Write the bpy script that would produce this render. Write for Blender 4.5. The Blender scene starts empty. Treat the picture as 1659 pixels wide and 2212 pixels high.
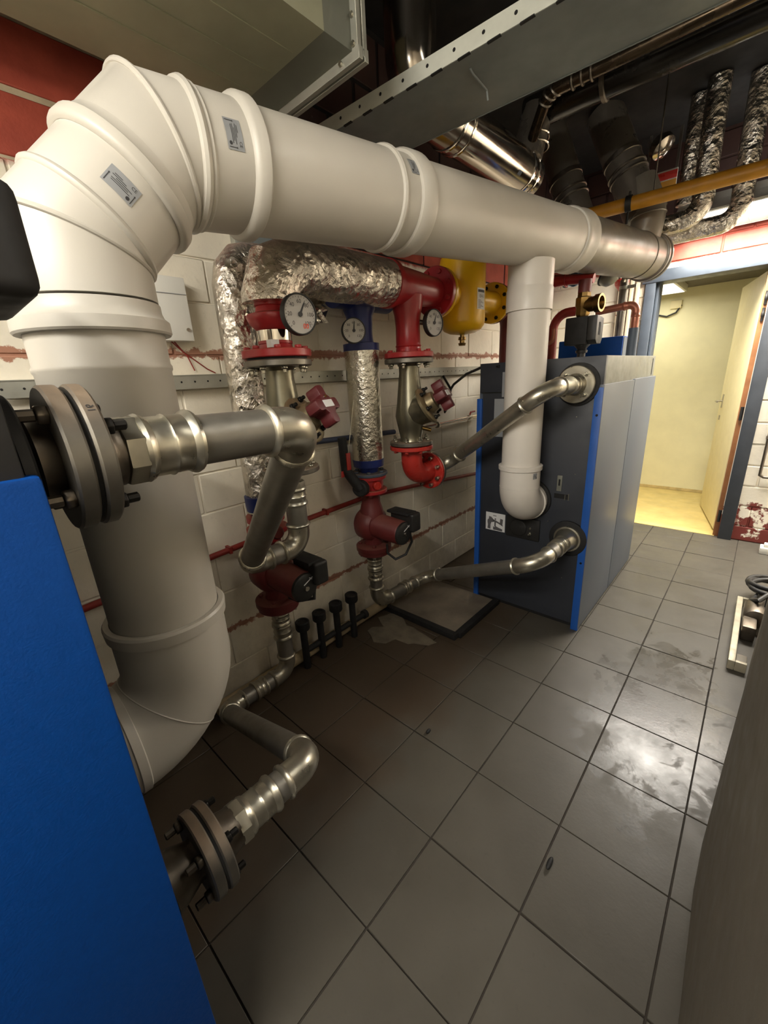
import bpy, bmesh, math, random
from mathutils import Vector, Matrix, Quaternion
random.seed(7)
SC = bpy.context.scene
COL = SC.collection

# ---------------------------------------------------------------- camera
cam = bpy.data.objects.new('camera', bpy.data.cameras.new('camera'))
COL.objects.link(cam)
RR = ((0.74374198, 0.66650553, -0.05116876), (0.17140317, -0.26413243, -0.94913382), (-0.64611827, 0.69714018, -0.31068754))
CP = Vector((0.25849553, -0.74285983, 1.41947207))
cam.matrix_world = Matrix(((RR[0][0], -RR[1][0], -RR[2][0], CP.x), (RR[0][1], -RR[1][1], -RR[2][1], CP.y),
                           (RR[0][2], -RR[1][2], -RR[2][2], CP.z), (0, 0, 0, 1)))
cam.data.sensor_fit = 'HORIZONTAL'
cam.data.sensor_width = 36.0
cam.data.lens = 880.109 / 1659 * 36.0
cam.data.clip_start = 0.02
SC.camera = cam

# ---------------------------------------------------------------- world, exposure
w = bpy.data.worlds.new('world'); SC.world = w; w.use_nodes = True
w.node_tree.nodes['Background'].inputs[0].default_value = (1.0, 0.9, 0.75, 1)
w.node_tree.nodes['Background'].inputs[1].default_value = 0.05
SC.view_settings.view_transform = 'Standard'
SC.view_settings.look = 'None'
SC.view_settings.gamma = 1.0
SC.view_settings.use_curve_mapping = False
SC.view_settings.exposure = 0.0

LAMP_A = 115.0     # luminaire over the door
LAMP_B = 58.0     # ceiling batten behind the camera
FILL_E = 27.0     # added fill: unseen wall batten behind the camera
LAMP_D = 4.0     # luminaire over the right side of the room
LAMP_C = 11.0     # corridor panel
WARM = (1.0, 0.95, 0.86)

def area(name, loc, sx, sy, power, col, parent, rot=(0, 0, 0)):
    l = bpy.data.lights.new(name, 'AREA'); l.shape = 'RECTANGLE'; l.size = sx; l.size_y = sy
    l.energy = power; l.color = col
    o = bpy.data.objects.new(name, l); COL.objects.link(o); o.rotation_euler = rot
    put(o, parent, loc)
    return o

# ---------------------------------------------------------------- object helpers
WL = {}
def put(o, parent, loc=(0, 0, 0)):
    loc = Vector(loc)
    if parent is not None:
        o.parent = parent
        loc0 = WL.get(parent.name, Vector((0, 0, 0)))
        o.location = loc - loc0
    else:
        o.location = loc
    WL[o.name] = loc

def tag(o, label, cat, group=None):
    o['label'] = label; o['category'] = cat
    if group: o['group'] = group
    return o

def thing(name, label, cat, loc, group=None):
    o = bpy.data.objects.new(name, None); o.empty_display_size = 0.05
    COL.objects.link(o); put(o, None, loc)
    return tag(o, label, cat, group)

def V(*a): return Vector(a if len(a) == 3 else a[0])

def frame(a):
    a = V(a).normalized()
    u = Vector((0, 0, 1)).cross(a)
    if u.length < 1e-4: u = Vector((1, 0, 0))
    u.normalize()
    return a, u, a.cross(u)

class MB:
    def __init__(s): s.v = []; s.f = []; s.m = []; s.k = 0
    def add(s, vs, fs):
        o = len(s.v); s.v += [tuple(q) for q in vs]
        s.f += [tuple(i + o for i in f) for f in fs]; s.m += [s.k] * len(fs)
        return s
    def box(s, x0, x1, y0, y1, z0, z1):
        vs = [(x, y, z) for z in (z0, z1) for y in (y0, y1) for x in (x0, x1)]
        return s.add(vs, [(0, 2, 3, 1), (4, 5, 7, 6), (0, 1, 5, 4), (2, 6, 7, 3), (0, 4, 6, 2), (1, 3, 7, 5)])
    def obox(s, c, ax, ay, az, sx, sy, sz):
        c = V(c); ax = V(ax).normalized(); ay = V(ay).normalized(); az = V(az).normalized()
        vs = [c + ax * (sx / 2 * i) + ay * (sy / 2 * j) + az * (sz / 2 * k) for k in (-1, 1) for j in (-1, 1) for i in (-1, 1)]
        return s.add(vs, [(0, 2, 3, 1), (4, 5, 7, 6), (0, 1, 5, 4), (2, 6, 7, 3), (0, 4, 6, 2), (1, 3, 7, 5)])
    def tube(s, pts, r, n=18, caps=True, ref=None):
        pts = [V(p) for p in pts]; m = len(pts)
        rs = r if isinstance(r, (list, tuple)) else [r] * m
        T = []
        for i in range(m):
            a = (pts[i] - pts[i - 1]).normalized() if i > 0 else None
            b = (pts[i + 1] - pts[i]).normalized() if i < m - 1 else None
            T.append((a or b, b or a))
        t0 = T[0][1]
        u = (V(ref) if ref else Vector((0, 0, 1)).cross(t0))
        if u.length < 1e-4: u = Vector((1, 0, 0))
        u = (u - t0 * u.dot(t0)).normalized()
        vs = []; prev = t0
        for i in range(m):
            a, b = T[i]
            t = (a + b)
            t = t.normalized() if t.length > 1e-6 else a
            q = prev.rotation_difference(a); u = q @ u; prev = a
            uu = u.copy(); ww = a.cross(uu)
            nrm = t; den = a.dot(nrm)
            for k in range(n):
                an = 2 * math.pi * k / n
                d = uu * (math.cos(an) * rs[i]) + ww * (math.sin(an) * rs[i])
                if abs(den) > 0.3: d = d - a * (d.dot(nrm) / den)   # mitre plane
                vs.append(pts[i] + d)
        fs = [(i * n + k, i * n + (k + 1) % n, (i + 1) * n + (k + 1) % n, (i + 1) * n + k) for i in range(m - 1) for k in range(n)]
        if caps: fs += [tuple(range(n - 1, -1, -1)), tuple((m - 1) * n + k for k in range(n))]
        return s.add(vs, fs)
    def lathe(s, P, a, prof, n=28, caps=True):
        P = V(P); a, u, w_ = frame(a); vs = []
        for (d, r) in prof:
            for k in range(n):
                an = 2 * math.pi * k / n
                vs.append(P + a * d + (u * math.cos(an) + w_ * math.sin(an)) * max(r, 1e-5))
        m = len(prof)
        fs = [(i * n + k, i * n + (k + 1) % n, (i + 1) * n + (k + 1) % n, (i + 1) * n + k) for i in range(m - 1) for k in range(n)]
        if caps: fs += [tuple(range(n - 1, -1, -1)), tuple((m - 1) * n + k for k in range(n))]
        return s.add(vs, fs)
    def torus(s, P, a, R, r, n=32, k=8):
        P = V(P); a, u, w_ = frame(a); vs = []
        for i in range(n):
            an = 2 * math.pi * i / n; d = u * math.cos(an) + w_ * math.sin(an)
            for j in range(k):
                b = 2 * math.pi * j / k
                vs.append(P + d * (R + r * math.cos(b)) + a * (r * math.sin(b)))
        fs = [(i * k + j, ((i + 1) % n) * k + j, ((i + 1) % n) * k + (j + 1) % k, i * k + (j + 1) % k) for i in range(n) for j in range(k)]
        return s.add(vs, fs)
    def prism(s, P, ex, ey, ez, poly, h):
        P = V(P); ex = V(ex); ey = V(ey); ez = V(ez); n = len(poly)
        vs = [P + ex * x + ey * y for x, y in poly] + [P + ex * x + ey * y + ez * h for x, y in poly]
        fs = [tuple(range(n - 1, -1, -1)), tuple(range(n, 2 * n))] + [(i, (i + 1) % n, n + (i + 1) % n, n + i) for i in range(n)]
        return s.add(vs, fs)
    def sphere(s, P, r, n=20, sq=1.0, a=(0, 0, 1)):
        pr = [(-math.cos(math.pi * i / 10) * r * sq, math.sin(math.pi * i / 10) * r) for i in range(11)]
        return s.lathe(P, a, pr, n, caps=False)
    def mesh(s, name, mats, smooth=True, bevel=0, ang=38, seg=2):
        me = bpy.data.meshes.new(name)
        me.from_pydata(s.v, [], s.f)
        if not isinstance(mats, (list, tuple)): mats = [mats]
        for m in mats: me.materials.append(m)
        if len(mats) > 1: me.polygons.foreach_set('material_index', s.m)
        bm = bmesh.new(); bm.from_mesh(me)
        bmesh.ops.recalc_face_normals(bm, faces=bm.faces[:])
        if bevel:
            es = [e for e in bm.edges if len(e.link_faces) == 2 and e.calc_face_angle(0) > math.radians(50)]
            bmesh.ops.bevel(bm, geom=es, offset=bevel, segments=seg, affect='EDGES', profile=0.6)
        bm.to_mesh(me); bm.free()
        if smooth:
            me.polygons.foreach_set('use_smooth', [True] * len(me.polygons))
            me.set_sharp_from_angle(angle=math.radians(ang))
        me.update()
        return me
    def build(s, name, mats, parent=None, label=None, loc=(0, 0, 0), **kw):
        o = bpy.data.objects.new(name, s.mesh(name, mats, **kw))
        COL.objects.link(o); put(o, parent, loc)
        if label: o['label'] = label
        return o

def inst(name, me, parent, loc, rot=None):
    o = bpy.data.objects.new(name, me); COL.objects.link(o); put(o, parent, loc)
    if rot is not None:
        o.rotation_mode = 'QUATERNION'; o.rotation_quaternion = rot
    return o

def structure(o):
    o['kind'] = 'structure'; return o

# ---------------------------------------------------------------- materials
def lin(c):
    return tuple((x / 12.92 if x <= 0.04045 else ((x + 0.055) / 1.055) ** 2.4) for x in [q / 255 for q in c])
def mul(c, k): return tuple(min(1, x * k) for x in c)

class NT:
    def __init__(s, name):
        s.m = bpy.data.materials.new(name); s.m.use_nodes = True
        s.t = s.m.node_tree; s.b = s.t.nodes['Principled BSDF']
        s.geo = s.t.nodes.new('ShaderNodeNewGeometry'); s.pos = s.geo.outputs['Position']
    def n(s, typ, **ins):
        nd = s.t.nodes.new(typ)
        for k, v in ins.items():
            k = k.replace('_', ' ')
            if hasattr(v, 'is_output') or isinstance(v, bpy.types.NodeSocket): s.t.links.new(v, nd.inputs[k])
            else: nd.inputs[k].default_value = v
        return nd
    def noise(s, scale, detail=4, rough=0.55, vec=None, dist=0.0):
        nd = s.n('ShaderNodeTexNoise', Scale=scale, Detail=detail, Roughness=rough, Distortion=dist)
        s.t.links.new(vec or s.pos, nd.inputs['Vector']); return nd.outputs['Fac']
    def ramp(s, fac, stops):
        nd = s.t.nodes.new('ShaderNodeValToRGB'); s.t.links.new(fac, nd.inputs['Fac'])
        e = nd.color_ramp.elements
        while len(e) < len(stops): e.new(0.5)
        for q, (p, c) in zip(e, stops):
            q.position = p; q.color = (c, c, c, 1) if isinstance(c, (int, float)) else (*c, 1)
        return nd.outputs['Color']
    def mix(s, fac, a, b, mode='MIX'):
        nd = s.t.nodes.new('ShaderNodeMix'); nd.data_type = 'RGBA'; nd.blend_type = mode
        for sock, v in ((nd.inputs['Factor'], fac), (nd.inputs['A'], a), (nd.inputs['B'], b)):
            if isinstance(v, bpy.types.NodeSocket): s.t.links.new(v, sock)
            elif isinstance(v, (int, float)): sock.default_value = v
            else: sock.default_value = (*v, 1) if len(v) == 3 else v
        # the RGBA sockets are the ones used for colour mixing
        for sock in nd.inputs:
            if sock.type == 'RGBA':
                v = a if sock.name == 'A' else b
                if isinstance(v, bpy.types.NodeSocket): s.t.links.new(v, sock)
                else: sock.default_value = (*v[:3], 1)
        return [o for o in nd.outputs if o.type == 'RGBA'][0]
    def math(s, op, a, b=0.0, clamp=False):
        nd = s.t.nodes.new('ShaderNodeMath'); nd.operation = op; nd.use_clamp = clamp
        for i, v in enumerate((a, b)):
            if isinstance(v, bpy.types.NodeSocket): s.t.links.new(v, nd.inputs[i])
            else: nd.inputs[i].default_value = v
        return nd.outputs[0]
    def sep(s, vec):
        nd = s.t.nodes.new('ShaderNodeSeparateXYZ'); s.t.links.new(vec, nd.inputs[0]); return nd.outputs
    def set(s, **k):
        for key, v in k.items():
            key = {'col': 'Base Color', 'rough': 'Roughness', 'metal': 'Metallic', 'spec': 'Specular IOR Level', 'coat': 'Coat Weight'}[key]
            if isinstance(v, bpy.types.NodeSocket): s.t.links.new(v, s.b.inputs[key])
            elif isinstance(v, (tuple, list)): s.b.inputs[key].default_value = (*v[:3], 1)
            else: s.b.inputs[key].default_value = v
    def bump(s, h, strength=0.3, dist=0.002):
        nd = s.n('ShaderNodeBump', Strength=strength, Distance=dist); s.t.links.new(h, nd.inputs['Height'])
        s.t.links.new(nd.outputs[0], s.b.inputs['Normal'])

def M(name, c, rough=0.5, metal=0.0, var=0.12, vs=9.0, bump=0.0, bs=70.0, dust=None, rv=0.1, spec=0.5, coat=0.0, bd=0.002):
    c = lin(c); t = NT(name)
    nz = t.noise(vs, 5)
    col = t.ramp(nz, [(0.3, mul(c, 1 - var)), (0.7, mul(c, 1 + var))])
    if dust:
        dc, amt = dust
        nzs = t.sep(t.geo.outputs['Normal'])[2]
        up = t.ramp(nzs, [(0.35, 0.0), (0.9, 1.0)])
        f = t.math('MULTIPLY', up, t.ramp(t.noise(14, 5), [(0.3, amt * 0.55), (0.6, amt)]))
        col = t.mix(f, col, lin(dc))
        t.set(metal=t.math('MULTIPLY', metal, t.math('SUBTRACT', 1.0, f)) if metal else 0.0)
        t.set(rough=t.math('ADD', t.math('MULTIPLY', f, 0.85 - rough), rough, True))
    else:
        t.set(metal=metal)
        t.set(rough=t.ramp(t.noise(vs * 2.3, 4), [(0.3, max(0.03, rough - rv)), (0.7, min(1, rough + rv))]) if rv else rough)
    t.set(col=col, spec=spec, coat=coat)
    if bump: t.bump(t.noise(bs, 5), bump, bd)
    return t.m

def foil_mat(name, c, dust=None, rough=0.2, k=1.0, fs=1.0):
    c = lin(c); t = NT(name)
    vo = t.n('ShaderNodeTexVoronoi', Scale=24.0 * fs); t.t.links.new(t.pos, vo.inputs['Vector'])
    vo2 = t.n('ShaderNodeTexVoronoi', Scale=55.0 * fs); t.t.links.new(t.pos, vo2.inputs['Vector'])
    nz = t.noise(17 * fs, 6, 0.6, dist=1.2)
    h = t.math('ADD', t.math('ADD', t.math('MULTIPLY', vo.outputs['Distance'], 0.7), t.math('MULTIPLY', vo2.outputs['Distance'], 0.35)), t.math('MULTIPLY', nz, 1.3))
    t.bump(h, 0.8 * k, 0.011 / fs)
    col = t.ramp(t.noise(12, 4), [(0.3, mul(c, 0.85)), (0.7, mul(c, 1.1))])
    if dust:
        up = t.ramp(t.sep(t.geo.outputs['Normal'])[2], [(0.25, 0.0), (0.75, 1.0)])
        f = t.math('MULTIPLY', up, t.ramp(t.noise(16, 6), [(0.32, dust[1] * 0.35), (0.6, dust[1])]))
        col = t.mix(f, col, lin(dust[0]))
        t.set(metal=t.math('SUBTRACT', 1.0, f), rough=t.math('ADD', t.math('MULTIPLY', f, 0.6), rough, True))
    else:
        t.set(metal=1.0, rough=rough)
    t.set(col=col)
    return t.m

def emit(name, c, k):
    t = NT(name); t.b.inputs['Emission Color'].default_value = (*c, 1); t.b.inputs['Emission Strength'].default_value = k
    t.set(col=(0.8, 0.8, 0.8)); return t.m

DUSTC = (150, 122, 92)
m_white = M('white flue plastic', (188, 183, 173), 0.42, var=0.04, vs=3, bump=0.04, bs=300)
m_white2 = M('white branch plastic', (208, 202, 193), 0.45, var=0.04, vs=4, bump=0.04, bs=300)
m_lab = M('grey print label', (138, 140, 142), 0.5, var=0.05)
m_ink = M('dark ink', (48, 48, 50), 0.6, var=0.05)
m_zinc = M('zinc plated steel', (176, 171, 156), 0.33, 0.9, var=0.16, vs=14, bump=0.06, bs=40, rv=0.08)
m_steel = M('grey steel pipe', (138, 134, 126), 0.42, 0.75, var=0.14, vs=10, bump=0.04, bs=60)
m_dsteel = M('dull cast steel', (112, 104, 94), 0.45, 1.0, var=0.25, vs=14, bump=0.15, bs=90)
m_flange = M('grey flange steel', (120, 116, 108), 0.42, 0.9, var=0.2, vs=14, bump=0.12, bs=90, dust=(DUSTC, 0.55))
m_chrome = M('polished chrome', (205, 198, 186), 0.08, 1.0, var=0.04, rv=0.03)
m_stainless = M('stainless flue', (168, 160, 150), 0.16, 1.0, var=0.08, vs=5, rv=0.06)
m_bolt = M('bright zinc bolt', (178, 174, 160), 0.3, 1.0, var=0.1)
m_dbolt = M('black steel bolt', (40, 38, 36), 0.45, 0.7, var=0.1)
m_red = M('red lacquer', (160, 38, 42), 0.34, var=0.1, vs=8, bump=0.08, bs=120, dust=(DUSTC, 0.42))
m_red2 = M('orange red lacquer', (166, 44, 36), 0.32, var=0.1, vs=8, bump=0.08, bs=120)
m_maroon = M('dusty maroon pump lacquer', (94, 32, 31), 0.5, var=0.18, vs=10, bump=0.15, bs=100, dust=((118, 76, 62), 0.45))
m_wheel = M('maroon plastic', (88, 29, 32), 0.48, var=0.08)
m_navy = M('navy blue lacquer', (34, 48, 110), 0.4, var=0.1)
m_bluegrey = M('blue grey flange paint', (72, 84, 100), 0.5, var=0.12, dust=(DUSTC, 0.5))
m_yellow = M('yellow lacquer', (222, 172, 20), 0.32, var=0.06, vs=6, dust=((170, 130, 60), 0.35))
m_yellow2 = M('ochre yellow pipe paint', (176, 124, 36), 0.42, var=0.12, vs=14)
m_black = M('black plastic', (30, 29, 28), 0.5, var=0.1)
m_black2 = M('matt black plastic', (22, 21, 21), 0.7, var=0.08)
m_rubber = M('black rubber', (24, 23, 23), 0.75, var=0.1)
m_blue = M('boiler blue paint', (0, 58, 128), 0.6, var=0.04, vs=60, bump=0.25, bs=260, spec=0.2)
m_bluestrip = M('boiler blue strip', (28, 82, 162), 0.45, var=0.04)
m_bluegreyp = M('grey blue side panel', (86, 94, 106), 0.38, var=0.03, vs=3, spec=0.4, rv=0)
m_anth = M('anthracite sheet steel', (44, 47, 54), 0.5, var=0.08, vs=5)
m_greycas = M('galvanised grey casing', (118, 118, 108), 0.45, 0.25, var=0.1, vs=12)
m_paperw = M('white paper', (215, 215, 215), 0.6, var=0.03)
m_foil = foil_mat('wrinkled foil', (206, 200, 190), None, 0.2)
m_foild = foil_mat('dusty wrinkled foil', (214, 207, 197), ((162, 124, 98), 0.5), 0.2)
m_foils = foil_mat('smooth foil', (206, 202, 192), None, 0.2, 0.6, 2.2)
m_brass = M('brass', (132, 106, 64), 0.34, 1.0, var=0.15)
m_copper = M('painted copper pipe', (150, 92, 72), 0.4, 0.45, var=0.12)
m_bronze = M('dusty cast bronze valve', (128, 116, 90), 0.42, 0.75, var=0.2, vs=12, bump=0.15, bs=80, dust=((160, 120, 88), 0.6))
m_nickel = M('dull nickel valve body', (120, 116, 100), 0.32, 0.9, var=0.18, vs=9, bump=0.08, bs=60, dust=((150, 130, 100), 0.5))
m_blackduct = M('dark flue steel', (98, 92, 84), 0.34, 0.45, var=0.2, vs=5)
m_blackpipe = M('glossy black pipe', (34, 31, 28), 0.22, 0.3, var=0.15, vs=5)
m_sheet = M('galvanised duct sheet', (152, 152, 130), 0.5, 0.35, var=0.16, vs=3, bump=0.05, bs=20)
m_sheet2 = M('dull duct sheet', (96, 97, 86), 0.5, 0.2, var=0.15, vs=4)
m_strut = M('galvanised strut', (172, 172, 162), 0.42, 0.6, var=0.1, vs=10)
m_beamw = M('pale painted tray', (196, 198, 188), 0.5, 0.1, var=0.12, vs=10)
m_beamg = M('grey painted tray', (112, 118, 118), 0.5, 0.1, var=0.15, vs=6)
m_hole = M('dark hole', (18, 17, 16), 0.9, var=0.02)
m_dial = M('white dial', (170, 166, 160), 0.4, var=0.03)
m_concrete = M('damp concrete', (112, 102, 88), 0.75, var=0.3, vs=6, bump=0.4, bs=40)
m_joint = M('dark floor joint', (44, 38, 32), 0.9, var=0.25, vs=12)
m_cab = M('grey brown cabinet paint', (112, 104, 90), 0.6, var=0.05, vs=6, bump=0.1, bs=250)
m_creamwall = M('cream corridor plaster', (232, 226, 186), 0.75, var=0.05, vs=5, bump=0.15, bs=40)
m_creamfloor = M('ochre corridor floor', (206, 184, 116), 0.45, var=0.12, vs=6)
m_cream = M('cream door paint', (226, 214, 168), 0.5, var=0.04)
m_ceil = M('very dark ceiling', (9, 8, 8), 0.85, var=0.2, vs=3)
m_ceil2 = M('grey corridor ceiling', (96, 92, 84), 0.8, var=0.1)
m_frame = M('slate blue door frame', (66, 73, 82), 0.42, var=0.12, vs=10)
m_dframe = M('dark door post', (54, 58, 64), 0.45, var=0.12, vs=10)
m_wood = M('orange brown wood', (150, 98, 58), 0.5, var=0.2, vs=10)
m_lampw = M('white lamp housing', (214, 214, 210), 0.4, var=0.03)
m_tube_e = emit('lit tube', (1.0, 0.93, 0.82), 14.0)
m_panel_e = emit('lit corridor panel', (1.0, 0.95, 0.78), 1.6)
m_cable = M('black cable', (26, 25, 25), 0.5, var=0.05)
m_glass = M('smoky blue steel dome', (96, 112, 128), 0.2, 0.6, var=0.1)
m_boxw = M('white switch box', (214, 212, 204), 0.5, var=0.04, vs=5)
m_redpaint = M('dark red pipe paint', (134, 40, 32), 0.5, var=0.2, vs=12)
m_bluepipe = M('blue grey small pipe', (58, 66, 88), 0.45, var=0.15)
m_conduit = M('cream painted conduit', (206, 190, 164), 0.5, var=0.06)

def wall_mat(name, red_above=None, red_below=None, bands=(), dark_above=None, c=(230, 222, 204)):
    t = NT(name); c = lin(c)
    big = t.noise(3.0, 6, 0.6); fine = t.noise(34, 5, 0.6)
    col = t.ramp(big, [(0.3, mul(c, 0.86)), (0.62, mul(c, 1.05))])
    col = t.mix(t.ramp(fine, [(0.6, 0.0), (0.75, 0.3)]), col, mul(c, 0.55))
    x, y, z = t.sep(t.pos)
    rc = t.ramp(t.noise(9, 5), [(0.3, lin((142, 58, 44))), (0.7, lin((174, 78, 60)))])
    nz = t.noise(13, 6, 0.65)
    if red_above is not None:
        f = t.ramp(t.math('ADD', t.math('SUBTRACT', z, red_above), t.math('MULTIPLY', t.math('SUBTRACT', nz, 0.5), 0.06)), [(0.0, 0.0), (0.02, 1.0)])
        col = t.mix(f, col, rc)
    if red_below is not None:
        d = t.math('SUBTRACT', red_below, z)
        f = t.ramp(t.math('ADD', t.math('MULTIPLY', d, 1.4), t.math('MULTIPLY', t.math('SUBTRACT', nz, 0.5), 1.9)), [(0.0, 0.0), (0.1, 1.0)])
        col = t.mix(f, col, lin((112, 44, 36)))
    if dark_above is not None:  # darker above this height, fading in along y
        f = t.ramp(t.math('ADD', t.math('SUBTRACT', z, dark_above), t.math('MULTIPLY', t.math('SUBTRACT', nz, 0.5), 0.08)), [(0.0, 0.0), (0.05, 0.93)])
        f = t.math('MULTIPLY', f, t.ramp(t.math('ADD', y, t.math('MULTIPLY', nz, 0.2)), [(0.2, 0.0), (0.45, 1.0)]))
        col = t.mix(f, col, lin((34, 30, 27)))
    for zb, hw in bands:      # flaked paint along a mortar course
        d = t.math('ABSOLUTE', t.math('SUBTRACT', z, zb))
        d = t.math('SUBTRACT', hw, t.math('ADD', d, t.math('MULTIPLY', t.math('SUBTRACT', t.noise(22, 5, 0.7), 0.44), hw * 3.6)))
        f = t.ramp(t.math('MULTIPLY', d, 60), [(0.0, 0.0), (0.35, 0.85)])
        col = t.mix(f, col, lin((146, 80, 46)))
    if bands:      # grime towards the skirting: splashed dirt with a ragged upper edge
        f = t.ramp(t.math('ADD', z, t.math('MULTIPLY', nz, 0.5)), [(0.2, 0.45), (0.55, 0.0)])
        col = t.mix(f, col, lin((110, 92, 70)))
    t.set(col=col, rough=0.62); t.bump(t.math('ADD', fine, t.math('MULTIPLY', big, 0.5)), 0.35, 0.004)
    return t.m
m_wall_l = wall_mat('whitewashed block wall', red_above=2.02, dark_above=2.26, bands=((1.545, 0.024), (0.365, 0.022)))
m_wall_f = wall_mat('whitewashed far wall', red_above=2.15, red_below=0.24, dark_above=2.42)
m_wall_p = wall_mat('whitewashed plain wall')
m_mortar = M('cream mortar', (178, 164, 140), 0.8, var=0.15, vs=20, bump=0.3, bs=60)

def tile_mat():
    t = NT('grey floor tile'); c = lin((76, 72, 64))
    col = t.ramp(t.noise(2.2, 6, 0.6), [(0.3, mul(c, 0.82)), (0.7, mul(c, 1.1))])
    col = t.mix(t.ramp(t.noise(60, 4), [(0.62, 0.0), (0.8, 0.35)]), col, mul(c, 0.5))
    x, y, z = t.sep(t.pos)
    # brown scum under the pipes on the wall side and along the right edge
    dx = t.ramp(t.math('ADD', t.math('MULTIPLY', x, -1.0), t.math('MULTIPLY', t.noise(4, 5), 0.5)), [(0.75, 0.0), (1.35, 0.75)])
    col = t.mix(dx, col, lin((70, 56, 42)))
    # a spilled puddle with ragged edge along the joint, about (0.02..0.35, 0.55..1.6)
    q = t.n('ShaderNodeMapping'); t.t.links.new(t.pos, q.inputs['Vector'])
    q.inputs['Location'].default_value = (-0.14, -1.05, 0); q.vector_type = 'POINT'
    px, py, pz = t.sep(q.outputs[0])
    e = t.math('ADD', t.math('POWER', t.math('DIVIDE', px, 0.30), 2.0), t.math('POWER', t.math('DIVIDE', py, 0.62), 2.0))
    nz = t.noise(7.5, 6, 0.65, dist=0.6)
    wet = t.ramp(t.math('SUBTRACT', t.math('ADD', nz, 0.22), t.math('MULTIPLY', e, 0.27)), [(0.5, 0.0), (0.56, 1.0)])
    col = t.mix(t.math('MULTIPLY', wet, 0.45), col, mul(c, 0.5))
    smear = t.ramp(t.noise(5, 6, 0.7), [(0.35, 0.36), (0.7, 0.54)])
    rg = t.math('SUBTRACT', smear, t.math('MULTIPLY', wet, 0.16), True)
    t.set(col=col, rough=rg, spec=0.36)
    t.bump(t.math('ADD', t.noise(90, 4), t.math('MULTIPLY', t.noise(18, 4), 1.0)), 0.12, 0.002)
    return t.m
m_tile = tile_mat()

# ================================================================ SETTING
ZC = 2.95
fl = structure(MB().box(-1.5, 1.7, -2.2, 3.62, -0.1, -0.006).build('floor', m_joint, smooth=False))
tile_me = MB().box(-0.148, 0.148, -0.148, 0.148, -0.008, 0.0).mesh('tile', m_tile, bevel=0.0012, seg=1)
for i in range(-5, 1):
    for j in range(-6, 12):
        x, y = i * 0.3 + 0.15, j * 0.3 + 0.15
        if x < -1.45: continue
        o = inst('tile', tile_me, fl, (x + random.uniform(-.0008, .0008), y + random.uniform(-.0008, .0008), random.uniform(-0.0014, 0.0)))
        o.rotation_euler = (random.uniform(-.0016, .0016), random.uniform(-.0016, .0016), random.uniform(-.002, .002))
for j in range(-6, 4):
    inst('tile', tile_me, fl, (0.45, j * 0.3 + 0.15, 0))
MB().box(0.3026, 1.65, 1.2, 3.6, -0.008, -0.0005).build('screed_strip', m_tile, fl, smooth=False)
structure(MB().box(-1.6, 1.8, -2.3, 3.7, ZC, ZC + 0.1).build('ceiling', m_ceil, smooth=False))

# left wall: block masonry
mb = MB().box(-1.55, -1.385, -2.2, 3.6, 0, 2.04); mb.k = 1; mb.box(-1.55, -1.386, -2.2, 0.28, 2.04, ZC); mb.k = 2; mb.box(-1.55, -1.386, 0.28, 3.6, 2.04, ZC)
wl = structure(mb.build('wall_left', [m_wall_l, m_mortar, m_ceil], smooth=False))
zs = [0.0, 0.175, 0.36, 0.55, 0.735, 0.925, 1.09, 1.26, 1.42, 1.54, 1.725, 1.875, 2.04, 2.205, 2.37, 2.54, 2.72, 2.93]
L = 0.345
for k in range(len(zs) - 1):
    gp_ = 0.006 if zs[k] < 2.03 else 0.016
    h = zs[k + 1] - zs[k] - gp_
    bm_ = MB().box(-0.02, 0.0, -L / 2 + gp_ / 2, L / 2 - gp_ / 2, 0, h).mesh('brick', m_wall_l, bevel=0.003, seg=1)
    y = -1.25 + (0.112 + 1.25) % L - L / 2 + (L / 2 if k % 2 else 0)
    y = 0.112 - L * 4 + (0 if k % 2 == 0 else L / 2) + L / 2
    while y < 3.5:
        inst('brick', bm_, wl, (-1.38 + random.uniform(-0.0025, 0.002), y, zs[k] + gp_ / 2))
        y += L

# far wall with the door opening
YD = 3.5
mb = MB().box(-1.55, -0.545, YD + .008, YD + .15, 0, ZC).box(0.16, 1.7, YD + .008, YD + .15, 0, ZC).box(-0.545, 0.16, YD + .008, YD + .15, 2.10, ZC)
wf = structure(mb.build('wall_far', m_wall_f, smooth=False))
zf = [0, 0.125, 0.295, 0.46, 0.625, 0.79, 0.955, 1.12, 1.285, 1.45, 1.615, 1.78, 1.945, 2.11, 2.17, 2.29, 2.45, 2.61, 2.77, 2.93]
def far_brick(x0, x1, z0, z1):
    if x1 - x0 < 0.03: return
    MB().box(x0 + .005, x1 - .005, 0, 0.03, z0 + .005, z1 - .005).build('brick', m_wall_f, wf, loc=(0, YD + random.uniform(-0.002, 0.002), 0), bevel=0.004, seg=1)
for k in range(len(zf) - 1):
    off = 0.08 if k % 2 else 0.245
    x = -1.38 - L + off
    while x < 1.6:
        x0, x1 = max(x, -1.38), min(x + 0.33, 1.6)
        if zf[k + 1] > 2.12: far_brick(x0, x1, zf[k], zf[k + 1])
        else:
            if x0 < -0.62: far_brick(x0, min(x1, -0.62), zf[k], zf[k + 1])
            if x1 > 0.235: far_brick(max(x0, 0.235), x1, zf[k], zf[k + 1])
        x += 0.33
structure(MB().box(1.62, 1.75, -2.2, 3.6, 0, ZC).build('wall_right', m_wall_p, smooth=False))
structure(MB().box(-1.55, 1.75, -2.35, -2.2, 0, ZC).build('wall_near', m_wall_p, smooth=False))

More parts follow.
